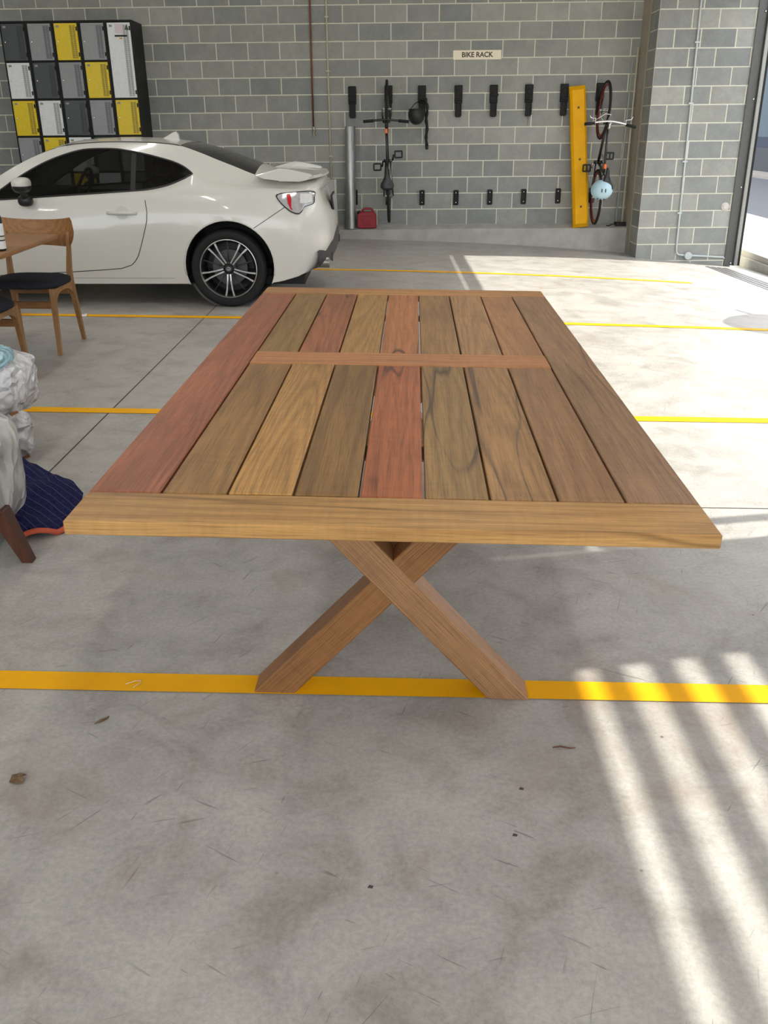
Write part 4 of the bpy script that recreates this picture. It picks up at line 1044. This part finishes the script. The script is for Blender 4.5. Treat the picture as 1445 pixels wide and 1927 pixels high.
        hp[0] = on_side(-.960, .743, 0.004, sd); hp[-1] = on_side(-.722, .745, 0.004, sd)
        tube('door_handle', hp, [0.012]+[0.0155]*7+[0.012], M_P, car, 10)
        # arch lip and dark wheel house
        for c in (RC, FC):
            arc = [PI*(-0.06+1.12*i/26) for i in range(27)]
            tube('arch_lip', [on_side(c[0]+(ROW+.004)*math.cos(a), max(.2, c[1]+(ROW+.004)*math.sin(a)), 0.002, sd) for a in arc], 0.007, M_P, car, 6)
            V, Fc = [], []
            for i, a in enumerate(arc):
                for yy in (0.845, 0.50): V.append((c[0]+(ROW-.001)*math.cos(a), -sd*yy, c[1]+(ROW-.001)*math.sin(a)))
                if i: q = 2*i; Fc.append((q-2, q, q+1, q-1))
            Fc.append(tuple(range(1, len(V), 2))); mesh('wheel_house', V, Fc, M_IN, car)
    # roof fin aerial, spoiler, mirrors
    fin = [(-.665, 1.285), (-.60, 1.315), (-.552, 1.343), (-.525, 1.345), (-.508, 1.33), (-.497, 1.272), (-.66, 1.272)]
    prism('roof_aerial', fin, -0.016, 0.016, M_P, car, 'XZ', 0.005)
    V, Fc = [], []
    N = 24
    for i in range(N+1):
        y = -0.63+1.26*i/N; e = (abs(y)/0.63); up = 0.010 if e > 0.55 else 0.0
        rear = 0.792-0.085*e**2.2; frontx = 0.42+0.0*e
        prof = [(frontx-.02, interp(j2, .42)[1]+(0.035*(1-e*e))+.012), (0.47, 1.062-0.012*e), (0.56, 1.055-0.010*e), (rear, 1.035-0.008*e+(.010 if e > .6 else 0)), (rear+0.004, 1.022-0.006*e), (rear-0.05, 1.000), (0.56, 0.985), (frontx, 0.985)]
        base = len(V); V += [(a, y, c) for a, c in prof]
        if i:
            for k in range(8): Fc.append((base-8+k, base-8+(k+1) % 8, base+(k+1) % 8, base+k))
    Fc += [tuple(range(7, -1, -1)), tuple(range(len(V)-8, len(V)))]
    sp = mesh('boot_spoiler', V, Fc, M_P, car); sharp(sp, 40)
    for sd in (1, -1):
        bm = bmesh.new()
        ring = [(-.02, .00), (.04, .075), (.09, .115), (.04, .02)]
        pl = [(.235, 1.036), (.44, 1.092), (.52, 1.085), (.694, 1.050), (.70, 1.036), (.66, 1.005), (.60, .990), (.45, .995), (.30, 1.010)]
        y0, y1 = (-0.73, -0.60) if sd > 0 else (0.60, 0.73)
        prism('spoiler_end', pl, y0, y1, M_P, car, 'XZ', 0.006)
    for sd in (1, -1):
        mr = empty('door_mirror'); mr.parent = car
        def blob(name, c, r, mat, zcut=None, keep=1):
            bm = bmesh.new(); bmesh.ops.create_uvsphere(bm, u_segments=20, v_segments=14, radius=1.0)
            for v in bm.verts:
                for a in range(3): v.co[a] = math.copysign(abs(v.co[a])**0.75, v.co[a])
            bmesh.ops.transform(bm, matrix=Matrix.Translation((c[0], -sd*c[1], c[2])) @ Matrix.Diagonal((r[0], r[1], r[2], 1)), verts=bm.verts[:])
            if zcut is not None: bmesh.ops.delete(bm, geom=[f for f in bm.faces if (f.calc_center_median().z-zcut)*keep < 0], context='FACES')
            return from_bm(name, bm, mat, mr, True)
        blob('mirror_cap', (-1.588, .93, .968), (.066, .095, .048), M_P, .955, 1)
        blob('mirror_housing', (-1.588, .93, .952), (.064, .093, .055), M_DK)
        blob('mirror_foot', (-1.60, .86, .835), (.058, .05, .045), M_DK); tube('mirror_stalk', [(-1.595, -sd*.875, .845), (-1.592, -sd*.91, .925)], 0.03, M_DK, mr, 10)
    # rear diffuser, exhausts, number plate
    V, Fc = [], []
    for i in range(17):
        y = -0.74+1.48*i/16; e = abs(y)/0.74; xr = 0.868-0.13*e**2.5
        prof = [(xr-.004, .615-.17*e**1.5), (xr+.012, .55-.14*e), (xr+.004, .42-.07*e), (xr-.05, .30), (xr-.25, .225)]
        base = len(V); V += [(a, y, c) for a, c in prof]
        if i:
            for k in range(4): Fc.append((base-5+k, base-4+k, base+1+k, base+k))
    mesh('rear_diffuser', V, Fc, M_DKG, car, True)
    for sd in (1, -1):
        ex = lathe('exhaust_tip', [(.045, -.10), (.048, .055), (.044, .06), (.040, .05), (.038, -.05), (0, -.05)], plain('exhaust_steel', (0.30, 0.29, 0.26, 1), 0.3, 0.9), car, 20, 'X', cap=False); ex.location = (0.765, -sd*0.56, 0.335)
        box('rear_reflector', .845, .86, -sd*.66-.012, -sd*.66+.012, .36, .43, M_DKG, car, 0.004)
    npl = box('number_plate', .845, .862, -0.20, 0.20, .735, .865, M_DK, car, 0.006)
    box('plate_face', -0.002, 0.012, -0.185, 0.185, -0.052, 0.052, plain('plate_grey', (0.32, 0.33, 0.33, 1), 0.4), npl)
    npl.matrix_basis = Matrix.Translation((.838, -0.05, .80)) @ Matrix.Rotation(math.radians(-8), 4, 'Y')
    # cabin
    def ibox(n, *a, bev=0.03): return box(n, *a, M_IN, car, bev, 2)
    ibox('cabin_floor', -2.1, .35, -.68, .68, .22, .30); ibox('dashboard', -2.05, -1.62, -.66, .66, .55, .86); ibox('rear_bulkhead', -.25, .35, -.60, .60, .3, .93)
    for y in (-.36, .36):
        st = ibox('seat', -1.28, -.72, y-.24, y+.24, .32, .52); bk = box('seat_back', -.09, .09, -.23, .23, 0, .52, M_IN, car, .05, 3); bk.matrix_basis = Matrix.Translation((-.80, y, .48)) @ Matrix.Rotation(math.radians(20), 4, 'Y') @ Matrix.Translation((0, 0, .26))
        hr = box('head_rest', -.05, .05, -.12, .12, 0, .16, M_IN, car, .04, 3); hr.matrix_basis = Matrix.Translation((-.60, y, 1.07))
    tube('steering_wheel', [(-1.50+.06*math.sin(a), .36+.18*math.cos(a), .86+.16*math.sin(a)) for a in [2*PI*i/24 for i in range(24)]], 0.015, M_IN, car, 8, True)
    V, Fc = [], []
    ss = [s for s in S if -1.40 <= s <= -.30]
    for i, s in enumerate(ss):
        tz, t2 = interp(j0, s)[1], interp(j2, s)
        for k in range(9): t = -1+2*k/8; V.append((s, t*(t2[0]-.01), tz+(t2[1]-tz)*t*t-.025))
        if i:
            for k in range(8): q = 9*i+k; Fc.append((q-9, q-8, q+1, q))
    mesh('headliner', V, Fc, M_IN, car, True)
    for sd in (1, -1): box('door_card', -1.95, -.35, -sd*.715-.01, -sd*.715+.01, .30, .82, M_IN, car)
    # wheels
    def wheel(c, sd, nm, spin):
        w = empty(nm); w.parent = car; w.location = (c, -sd*0.86, 0.314); w.rotation_euler = (0, 0, 0 if sd > 0 else PI)
        lathe('tyre', [(.236, 0.012), (.250, -0.004), (.275, -0.010), (.298, -0.004), (.309, .012), (.314, .035), (.314, .175), (.309, .20), (.296, .213), (.24, .205), (.232, .19), (.232, .03)], M_RUBBER, w, 56, 'Y', True)
        # tread grooves on the shoulder
        lathe('rim_lip', [(.236, 0.012), (.238, 0.004), (.232, 0.002), (.226, 0.010), (.226, 0.03), (.236, 0.03)], M_SIL, w, 56, 'Y', True)
        lathe('barrel', [(.226, .012), (.212, .03), (.205, .10), (.205, .19), (.0, .19)], M_DK, w, 40, 'Y', cap=False)
        lathe('brake_disc', [(.0, .10), (.145, .10), (.145, .112), (.0, .112)], plain('disc_steel', (0.10, 0.10, 0.10, 1), 0.4, 0.8), w, 32, 'Y')
        for q in range(5):
            a0 = spin+2*PI*q/5
            for da in (-1, 1):
                bm = bmesh.new(); ra, rb = .045, .228; aw = .115
                def P(r, lat, y):
                    a = a0; cx_, cz_ = math.cos(a), math.sin(a); return Vector((r*cx_-lat*cz_, y, r*cz_+lat*cx_))
                sec = [(ra, .011*da, .0065, .020), (.10, .0145*da, .0058, .014), (.17, .0225*da, .0062, .012), (rb, .035*da, .0085, .014)]
                rg = [[bm.verts.new(P(r, l-h, y)), bm.verts.new(P(r, l+h, y)), bm.verts.new(P(r, l+h*.8, y+.035)), bm.verts.new(P(r, l-h*.8, y+.035))] for r, l, h, y in sec]
                for A, B in zip(rg[:-1], rg[1:]):
                    for k in range(4): bm.faces.new((A[k], A[(k+1) % 4], B[(k+1) % 4], B[k]))
                bm.faces.new(rg[0]); bm.faces.new(rg[-1][::-1])
                sp_ = from_bm('spoke', bm, M_SIL, w); sp_.data.materials.append(M_DK)
                for f in sp_.data.polygons:
                    if abs(f.normal.y) < 0.6: f.material_index = 1
            a1 = a0+PI/5
            tube('thin_spoke', [(.05*math.cos(a1), .03, .05*math.sin(a1)), (.22*math.cos(a1), .026, .22*math.sin(a1))], 0.006, M_DKG, w, 6)
            ln = lathe('wheel_nut', [(0, .012), (.009, .012), (.011, .03)], M_DKG, w, 8, 'Y'); ln.location = (.05*math.cos(a1), 0, .05*math.sin(a1))
        hb = lathe('centre_cap', [(0, .008), (.026, .008), (.031, .014), (.034, .04), (.06, .05), (.06, .10), (0, .10)], M_DKG, w, 24, 'Y')
        tube('emblem', [(.016*math.cos(a), .007, .011*math.sin(a)) for a in [2*PI*i/20 for i in range(20)]], 0.0022, M_CHROME, hb, 5, True)
        tube('emblem', [(.006*math.cos(a), .007, .010*math.sin(a)) for a in [2*PI*i/16 for i in range(16)]], 0.0018, M_CHROME, hb, 5, True)
        return w
    for c, nm in ((0.0, 'rear_wheel'), (-2.57, 'front_wheel')):
        for sd in (1, -1): wheel(c, sd, nm, math.radians(54) if c == 0 else 0.3)
    box('underbody', -3.1, .62, -.70, .70, .17, .24, M_IN, car)
    car.rotation_euler = (0, 0, math.radians(0.4))
build_car()

# ------------------------------------------------------------------ dining set at the left
from mathutils import noise as mnoise
def build_dining():
    M_W = wood('chair_oak', srgb(160, 120, 84), srgb(128, 92, 62), 'Z', 4.4, None, 0, 0.2, scale=1.4); M_WX = wood('chair_oak_back', srgb(156, 112, 74), srgb(126, 88, 56), 'X', 9.1, None, 0, 0.2)
    M_TX = wood('dining_top_timber', srgb(164, 120, 80), srgb(130, 92, 58), 'X', 12.7, None, 0, 0.35)
    M_S = plain('seat_fabric', srgb(44, 46, 52), 0.95, spec=0.1, noise=0.25, nscale=160, bump=0.2)
    c = empty('dining_chair', (-2.385, 6.04, 0.0))
    tag(c, 'oak dining chair with curved backrest and charcoal seat, in front of the car', 'chair', 'oak chairs around the dining table')
    def bar(name, pts, w, d, par=None):
        """rectangular-section timber following pts (w across x, d in the y-z plane)"""
        P = [Vector(p) for p in pts]; bm = bmesh.new(); rings = []
        for i, p in enumerate(P):
            t = (P[min(i+1, len(P)-1)]-P[max(i-1, 0)]).normalized(); x = Vector((1, 0, 0)); x = (x-t*x.dot(t)).normalized(); n = t.cross(x)
            dd = d[i] if isinstance(d, (list, tuple)) else d; ww = w[i] if isinstance(w, (list, tuple)) else w
            rings.append([bm.verts.new(p+x*(a*ww/2)+n*(b*dd/2)) for a, b in ((-1, -1), (1, -1), (1, 1), (-1, 1))])
        for a, b in zip(rings[:-1], rings[1:]):
            for k in range(4): bm.faces.new((a[k], a[(k+1) % 4], b[(k+1) % 4], b[k]))
        bm.faces.new(rings[0][::-1]); bm.faces.new(rings[-1])
        return sharp(from_bm(name, bm, M_W, par or c), 40)
    for s in (-1, 1):
        x = 0.205*s
        bar('leg', [(x*1.05, -0.243, 0), (x*1.0, -0.205, 0.30), (x*0.98, -0.185, 0.425)], [.024, .03, .03], [.026, .038, .05])
        bar('leg', [(x*1.08, 0.243, 0), (x*1.02, 0.195, 0.28), (x*0.99, 0.165, 0.42), (x*0.99, 0.172, 0.50), (x*1.02, 0.195, 0.62), (x*1.04, 0.212, 0.74)], [.024, .03, .03, .028, .024, .02], [.026, .04, .06, .045, .032, .026])
        # arched side rail joining the two legs
        V, Fc = [], []; N = 12
        for i in range(N+1):
            y = -0.20+0.375*i/N; e = abs(2*i/N-1); top = 0.425; bot = 0.395-0.075*e**3.2
            for xx in (x-0.0145, x+0.0145): V += [(xx*0.985, y, top), (xx*0.985, y, bot)]
            if i:
                q = 4*i
                Fc += [(q-4, q-2, q+2, q), (q-3, q+1, q+3, q-1), (q-4, q, q+1, q-3), (q-2, q-1, q+3, q+2)]
        mesh('side_rail', V, Fc, M_W, c)
    box('stretcher', -0.20, 0.20, 0.10, 0.122, 0.345, 0.385, M_WX, c, 0.003); box('stretcher', -0.20, 0.20, -0.205, -0.183, 0.30, 0.345, M_WX, c, 0.003)
    # seat pad: soft squircle
    V, Fc = [], []; NA = 40
    ringz = [(0.90, .425), (1.0, .432), (1.02, .447), (0.99, .462), (0.88, .474), (0.6, .480), (0.0, .482)]
    for rr, z in ringz:
        for k in range(NA):
            a = 2*PI*k/NA; ca, sa = math.cos(a), math.sin(a); ex = 0.62
            V.append((0.235*rr*math.copysign(abs(ca)**ex, ca), -0.015+0.225*rr*math.copysign(abs(sa)**ex, sa), z-0.012*(1-rr)*0))
    for i in range(len(ringz)-1):
        for k in range(NA): Fc.append((i*NA+k, i*NA+(k+1) % NA, (i+1)*NA+(k+1) % NA, (i+1)*NA+k))
    Fc.append(tuple(range(NA-1, -1, -1))); mesh('seat', V, Fc, M_S, c, True)
    # curved backrest with rounded wing ends
    V, Fc = [], []; N = 28
    for i in range(N+1):
        t = -1+2*i/N; e = abs(t); x = 0.262*math.sin(t*1.15)/math.sin(1.15); y = 0.245-0.075*e**2
        top = 0.815+0.028*e**2-0.095*max(0, (e-0.86)/0.14)**2; bot = 0.640+0.012*(1-e)+0.085*max(0, (e-0.62)/0.38)**2
        if top < bot+0.01: top = bot+0.01
        nrm = Vector((-0.55*t, 1, 0)).normalized(); h = 0.009
        for s_ in (-1, 1): V += [(x+nrm.x*h*s_, y+nrm.y*h*s_, bot), (x+nrm.x*h*s_, y+nrm.y*h*s_+0.012, top)]
        if i:
            q = 4*i
            Fc += [(q-4, q, q+1, q-3), (q-2, q-1, q+3, q+2), (q-3, q+1, q+3, q-1), (q-4, q-2, q+2, q)]
    Fc += [(0, 1, 3, 2), (4*N, 4*N+2, 4*N+3, 4*N+1)]
    sharp(mesh('backrest', V, Fc, M_WX, c), 45)
    c2 = copy_tree(c); c2.location = (-2.42, 5.10, 0.0); c2.rotation_euler = (0, 0, PI)
    c2['label'] = 'second oak chair at the picture edge, tucked under the near side of the dining table'
    # table: only its right end is in view
    t = empty('dining_table', (-2.9, 5.56, 0.0)); tag(t, 'oak dining table whose corner reaches in from the left edge', 'table')
    bm = bmesh.new(); ol = [(-1.2, -.485), (.725, -.485), (.742, -.478), (.746, -.462), (.738, .462), (.733, .476), (.72, .482), (-1.2, .482)]
    lo = [bm.verts.new((x*0.992, y*0.985, .722)) for x, y in ol]; hi = [bm.verts.new((x, y, .750)) for x, y in ol]; mi = [bm.verts.new((x, y, .738)) for x, y in ol]
    bm.faces.new(lo[::-1]); bm.faces.new(hi)
    for A, B in ((lo, mi), (mi, hi)):
        for k in range(len(ol)): bm.faces.new((A[k], A[(k+1) % len(ol)], B[(k+1) % len(ol)], B[k]))
    from_bm('tabletop', bm, M_TX, t)
    for x, y in ((-.95, -.3), (-.95, .3), (-.25, -.3), (-.25, .3)): box('leg', x-.03, x+.03, y-.03, y+.03, 0, .722, M_W, t, .004)
    # bottle on the table
    bt = empty('spray_bottle', (-2.222, 5.23, 0.7505)); tag(bt, 'bottle with black and white label on the corner of the dining table', 'bottle')
    lathe('body', [(0, 0), (.034, 0), (.037, .006), (.037, .17), (.030, .195), (.014, .21), (.014, .225), (0, .225)], plain('bottle_black', (0.02, 0.02, 0.022, 1), 0.25), bt, 28)
    ML = plain('label_white', (0.78, 0.80, 0.82, 1), 0.5)
    for z0, z1 in ((.012, .055), (.085, .15)): lathe('label_band', [(.0376, z0), (.0376, z1)], ML, bt, 28, cap=False)
    lathe('label_stripe', [(.0378, .062), (.0378, .078)], plain('label_cream', (0.6, 0.58, 0.5, 1), 0.5), bt, 28, cap=False)
    lathe('collar', [(.017, .215), (.017, .24), (.010, .25), (.010, .27)], M_BLACKP, bt, 16); box('trigger_head', -.045, .025, -.013, .013, .265, .30, M_BLACKP, bt, .006)
build_dining()

# ------------------------------------------------------------------ furniture under plastic, moving blanket
def mat_plastic(name, a, b_, tr, sc):
    """thin crinkled film: facets from a warped cell pattern, glossy, slightly see-through"""
    m, nt, b = new_mat(name); oc = obj_coord(nt)
    n1 = noise(nt, oc, sc*0.8, 3, 0.5, 0.3)
    vo = nt.nodes.new('ShaderNodeTexVoronoi'); vo.inputs['Scale'].default_value = sc*1.6; vo.inputs['Randomness'].default_value = 1.0
    wv = nt.nodes.new('ShaderNodeVectorMath'); wv.operation = 'ADD'; nn = nt.nodes.new('ShaderNodeTexNoise'); nn.inputs['Scale'].default_value = sc*0.7; nt.links.new(oc, nn.inputs['Vector'])
    sc_ = nt.nodes.new('ShaderNodeVectorMath'); sc_.operation = 'SCALE'; sc_.inputs['Scale'].default_value = 0.25; nt.links.new(nn.outputs['Color'], sc_.inputs[0])
    nt.links.new(oc, wv.inputs[0]); nt.links.new(sc_.outputs[0], wv.inputs[1]); nt.links.new(wv.outputs[0], vo.inputs['Vector'])
    nt.links.new(ramp(nt, n1, [(0.3, a), (0.62, b_)]), b.inputs['Base Color']); b.inputs['Roughness'].default_value = 0.16; b.inputs['Specular IOR Level'].default_value = 0.8
    bump(nt, b, vo.outputs['Distance'], 0.8, 0.05)
    t = nt.nodes.new('ShaderNodeBsdfTransparent'); t.inputs[0].default_value = (0.95, 0.96, 0.97, 1); mx = nt.nodes.new('ShaderNodeMixShader'); mx.inputs[0].default_value = tr
    nt.links.new(b.outputs[0], mx.inputs[1]); nt.links.new(t.outputs[0], mx.inputs[2]); nt.links.new(mx.outputs[0], nt.nodes['Material Output'].inputs['Surface'])
    return m
def lump(name, c, half, mat, parent, amp=0.02, freq=6.0, ex=0.45, seed=0.0, nu=56, nv=36, warp=None):
    V, Fc = [], []
    def sg(v, e): return math.copysign(abs(v)**e, v)
    for j in range(nv+1):
        ph = -PI/2+PI*j/nv
        for i in range(nu):
            th = 2*PI*i/nu
            p = Vector((half[0]*sg(math.cos(ph), ex)*sg(math.cos(th), ex), half[1]*sg(math.cos(ph), ex)*sg(math.sin(th), ex), half[2]*sg(math.sin(ph), ex)))
            q = p*freq+Vector((seed, seed*2, seed*3)); d = mnoise.noise(q)*0.6+abs(mnoise.noise(q*2.3))*0.5+abs(mnoise.noise(q*4.7))*0.22
            n = p.normalized(); p = p+n*(amp*(d-0.2))
            if warp: p = warp(p)
            V.append(p)
    for j in range(nv):
        for i in range(nu): Fc.append((j*nu+i, j*nu+(i+1) % nu, (j+1)*nu+(i+1) % nu, (j+1)*nu+i))
    o = mesh(name, V, Fc, mat, parent, True); o.location = c
    return o
def build_wrapped():
    M_BW = mat_plastic('bubble_wrap', (0.46, 0.44, 0.42, 1), (0.80, 0.80, 0.83, 1), 0.12, 9.0); M_PL = mat_plastic('plastic_sheet', (0.40, 0.40, 0.40, 1), (0.74, 0.74, 0.73, 1), 0.14, 5.5)
    M_CORE = plain('beige_upholstery', srgb(160, 140, 118), 0.9); M_LEG = wood('dark_leg', srgb(84, 48, 36), srgb(54, 28, 22), 'Z', 3.3); M_LEG2 = wood('tan_leg', srgb(150, 104, 74), srgb(110, 74, 52), 'Z', 5.3)
    a = empty('wrapped_chair', (-2.12, 4.02, 0.0)); tag(a, 'low chair swathed in bubble wrap with a pale blue patch, left edge', 'wrapped chair')
    lump('seat_core', (-0.02, 0.02, .30), (.36, .17, .11), M_CORE, a, .01, 4, .6, 3.0, 32, 20)
    def wa(p): p = p.copy(); p.z += -0.10*max(0, -p.y/.3)*0.4; return p
    lump('bubble_wrap', (0, 0.0, .305), (.455, .25, .175), M_BW, a, .05, 7.0, .6, 1.0, 110, 80, wa)
    lump('blue_wrap', (.27, -.06, .445), (.13, .15, .05), mat_plastic('blue_wrap', srgb(150, 205, 225), srgb(190, 228, 240), 0.05, 10.0), a, .02, 8, .7, 5.0, 36, 20)
    for x, y in ((-.36, -.17), (.425, -.15), (-.3, .15), (.15, .15)):
        if True:
            bm = bmesh.new(); bm_tube(bm, [(x*0.98, y, .22), (x*1.05, y*1.03, 0.0)], [.024, .017], 4); from_bm('leg', bm, M_LEG2, a)
            lump('leg_wrap', (x+.005, y, .115), (.058, .055, .10), M_BW, a, .035, 12, .7, x*10+y, 28, 22)
    b = empty('wrapped_armchair', (-1.74, 2.93, 0.0)); tag(b, 'upholstered armchair under a clear plastic sheet with dark wooden leg, nearest left', 'wrapped armchair')
    lump('seat_core', (0, 0, .30), (.36, .19, .14), M_CORE, b, .01, 4, .5, 8.0, 32, 20)
    def wb(p):
        p = p.copy()
        if p.z < -.05: p.z += -0.02*math.sin(p.x*9+1)
        return p
    lump('plastic_sheet', (0, 0, .265), (.395, .235, .222), M_PL, b, .024, 4.6, .38, 2.0, 110, 80, wb)
    for sx in (-1, 1):
        for sy in (-1, 1):
            bm = bmesh.new(); x, y = (.385 if sy < 0 or sx < 0 else .15)*sx, .10*sy
            r = [[(x-.03, y-.035), (x+.03, y-.035), (x+.03, y+.03), (x-.03, y+.03)], [(x*1.22-.020, y-.035), (x*1.22+.020, y-.035), (x*1.22+.020, y+.005), (x*1.22-.020, y+.005)]]
            hi = [bm.verts.new((p[0], p[1], .20)) for p in r[0]]; lo = [bm.verts.new((p[0], p[1], 0)) for p in r[1]]
            bm.faces.new(hi); bm.faces.new(lo[::-1])
            for k in range(4): bm.faces.new((hi[k], lo[k], lo[(k+1) % 4], hi[(k+1) % 4]))
            bmesh.ops.bevel(bm, geom=bm.edges[:], offset=.003, segments=1, affect='EDGES'); from_bm('leg', bm, M_LEG, b)
    # navy moving blanket heaped on the floor behind the armchair
    m, nt, bs = new_mat('blanket_navy'); oc = obj_coord(nt)
    wv = nt.nodes.new('ShaderNodeTexWave'); wv.wave_type = 'BANDS'; wv.bands_direction = 'DIAGONAL'; wv.inputs['Scale'].default_value = 13.0; wv.inputs['Distortion'].default_value = 3.0; wv.inputs['Detail'].default_value = 1.0; wv.inputs['Detail Scale'].default_value = 0.6
    nt.links.new(oc, wv.inputs['Vector']); ln = ramp(nt, wv.outputs['Color'], [(0.0, (1, 1, 1, 1)), (0.004, (1, 1, 1, 1)), (0.012, (0, 0, 0, 1))])
    n = noise(nt, oc, 90, 3); c = ramp(nt, n, [(0.3, srgb(26, 28, 60)), (0.7, srgb(44, 46, 88))]); c = mixc(nt, c, srgb(150, 150, 170), mth(nt, 'MULTIPLY', ln, 0.3))
    nt.links.new(c, bs.inputs['Base Color']); bs.inputs['Roughness'].default_value = 0.95; bs.inputs['Specular IOR Level'].default_value = 0.1
    k = empty('moving_blanket', (-1.6, 3.35, 0.0)); tag(k, 'navy quilted moving blanket with orange hem heaped on the floor', 'blanket')
    edge = [(-1.375, 2.975), (-1.285, 3.005), (-1.225, 3.06), (-1.215, 3.15), (-1.23, 3.27), (-1.262, 3.41), (-1.34, 3.52), (-1.45, 3.62), (-1.58, 3.74), (-1.68, 3.80)]
    NI, NJ = 45, 26; V, Fc = [], []
    def ed(t):
        f = t*(len(edge)-1); i = min(int(f), len(edge)-2); u = f-i; return (edge[i][0]*(1-u)+edge[i+1][0]*u, edge[i][1]*(1-u)+edge[i+1][1]*u)
    for i in range(NI+1):
        t = i/NI; ex, ey = ed(t)
        for j in range(NJ+1):
            r = j/NJ; px_, py_ = -1.47-0.45*t, 3.17+0.57*t
            x = ex*(1-r)+px_*r; y = ey*(1-r)+py_*r
            h = 0.012+0.055*smooth01(0, .25, r)*(0.6+0.4*t)+0.028*math.sin(t*13+r*5)*smooth01(0, .2, r)+0.02*mnoise.noise(Vector((x*7, y*7, 2)))+0.018*abs(math.sin(t*17))*(1-smooth01(0, .12, r))*(1 if t < .35 else .3)
            V.append((x+1.6, y-3.35, max(0.006, h)))
    for i in range(NI):
        for j in range(NJ): q = i*(NJ+1)+j; Fc.append((q, q+1, q+NJ+2, q+NJ+1))
    o = mesh('quilt', V, Fc, m, k, True)
    hem = [Vector(V[i*(NJ+1)])+Vector((0.004, -0.004, 0.004)) for i in range(0, 12)]
    front = [Vector(V[j])+Vector((0, -0.005, 0.004)) for j in range(7, 0, -1)]
    tube('hem', hem, 0.011, plain('hem_orange', srgb(196, 88, 60), 0.8, noise=0.1), k, 8)
build_wrapped()

# ------------------------------------------------------------------ litter on the slab
def build_shadow_caster():  # unseen disc and arm added outside to throw the round shadow by the door
    r = empty('shadow_caster', (5.48, 7.75, -0.06)); tag(r, 'unseen round disc on a post, added to cast a shadow, outside the open door', 'shadow caster')
    tube('post', [(0.12, 0.0, 0.0), (0.12, 0.0, 2.45)], 0.03, M_STEEL, r, 12)
    lathe('caster_disc', [(0.0, -0.10), (0.25, -0.075), (0.44, -0.02), (0.47, 0.0), (0.47, 0.03), (0.0, 0.05)], plain('caster_orange', srgb(200, 110, 40), 0.4), r, 40, 'X').location = (0.0, 0.0, 2.05)
    tube('caster_arm', [(0.08, -0.1, 2.05), (0.08, 0.72, 2.25)], 0.02, M_STEEL, r, 8)
build_shadow_caster()

def build_litter():
    ML = plain('dry_leaf', srgb(112, 90, 66), 0.9, noise=0.3, nscale=90); MT = plain('twig_brown', srgb(110, 72, 56), 0.9, noise=0.2); MWi = plain('wire_pale', srgb(226, 206, 170), 0.4)
    V = [(-.016, -.010, .002), (.0, -.017, .006), (.018, -.012, .002), (.014, .004, .010), (.017, .015, .004), (.004, .012, .012), (-.004, .018, .004), (-.015, .008, .008), (0, 0, .006)]
    lf = mesh('dry_leaf', V+[(x, y, z-.0018) for x, y, z in V], [(8, i, (i+1) % 8) for i in range(8)]+[(17, 9+(i+1) % 8, 9+i) for i in range(8)]+[(i, 9+i, 9+(i+1) % 8, (i+1) % 8) for i in range(8)], ML, None, False, (-.873, 1.671, 0.0012)); tag(lf, 'curled brown dead leaf on the floor at the lower left', 'leaf')
    tw = tube('twig', [(-.03, .0, .002), (-.01, .004, .0025), (.015, -.002, .002), (.028, .001, .0015)], [.0012, .002, .0018, .001], MT, None, 6); tw.location = (.466, 1.811, 0); tag(tw, 'short reddish brown twig on the floor right of the table leg', 'twig')
    t2 = tube('grass_stalk', [(-.014, -.012, .002), (0, 0, .003), (.012, .012, .002), (.014, .022, .002)], [.001, .0035, .003, .0008], ML, None, 6); t2.location = (-.74, 1.899, 0); tag(t2, 'dried grey green seed stalk on the floor below the yellow line', 'stalk')
    w = tube('cable_tie', [(-.036, -.008, .0045), (-.012, .006, .006), (.004, .008, .0065), (.006, -.002, .006), (-.004, -.014, .005), (-.010, -.024, .0045)], .0012, MWi, None, 6); w.location = (-.684, 2.07, 0); tag(w, 'bent scrap of pale wire lying on the nearest yellow line', 'wire')
    M_D = plain('dark_chip', (0.06, 0.055, 0.05, 1), 0.9)
    for x, y, l in ((.30, 1.51, 'dark chip of grit on the floor under the stripes of sun'), (.335, 1.66, 'small dark bark flake on the floor below the right table leg'), (-.02, 1.36, 'tiny black chip on the floor straight below the table')):
        c = mesh('grit_chip', [(-.006, -.003, 0), (.004, -.005, 0), (.007, .002, 0), (-.002, .005, 0), (0, 0, .004)], [(0, 1, 4), (1, 2, 4), (2, 3, 4), (3, 0, 4), (3, 2, 1, 0)], M_D, None, False, (x, y, 0.0003)); tag(c, l, 'chip')
    # torn scrap of white paper on the far yellow line behind the chair
    p = mesh('paper_scrap', [(-.03, -.02, .003), (.03, -.015, .003), (.025, .02, .02), (-.02, .022, .008), (-.03, -.02, .002), (.03, -.015, .002), (.025, .02, .019), (-.02, .022, .007)], [(0, 1, 2, 3), (7, 6, 5, 4), (0, 4, 5, 1), (1, 5, 6, 2), (2, 6, 7, 3), (3, 7, 4, 0)], plain('paper_white', (0.8, 0.8, 0.78, 1), 0.8), None, False, (-2.42, 7.07, 0)); tag(p, 'scrap of white paper on the yellow line behind the oak chair', 'paper')
build_litter()
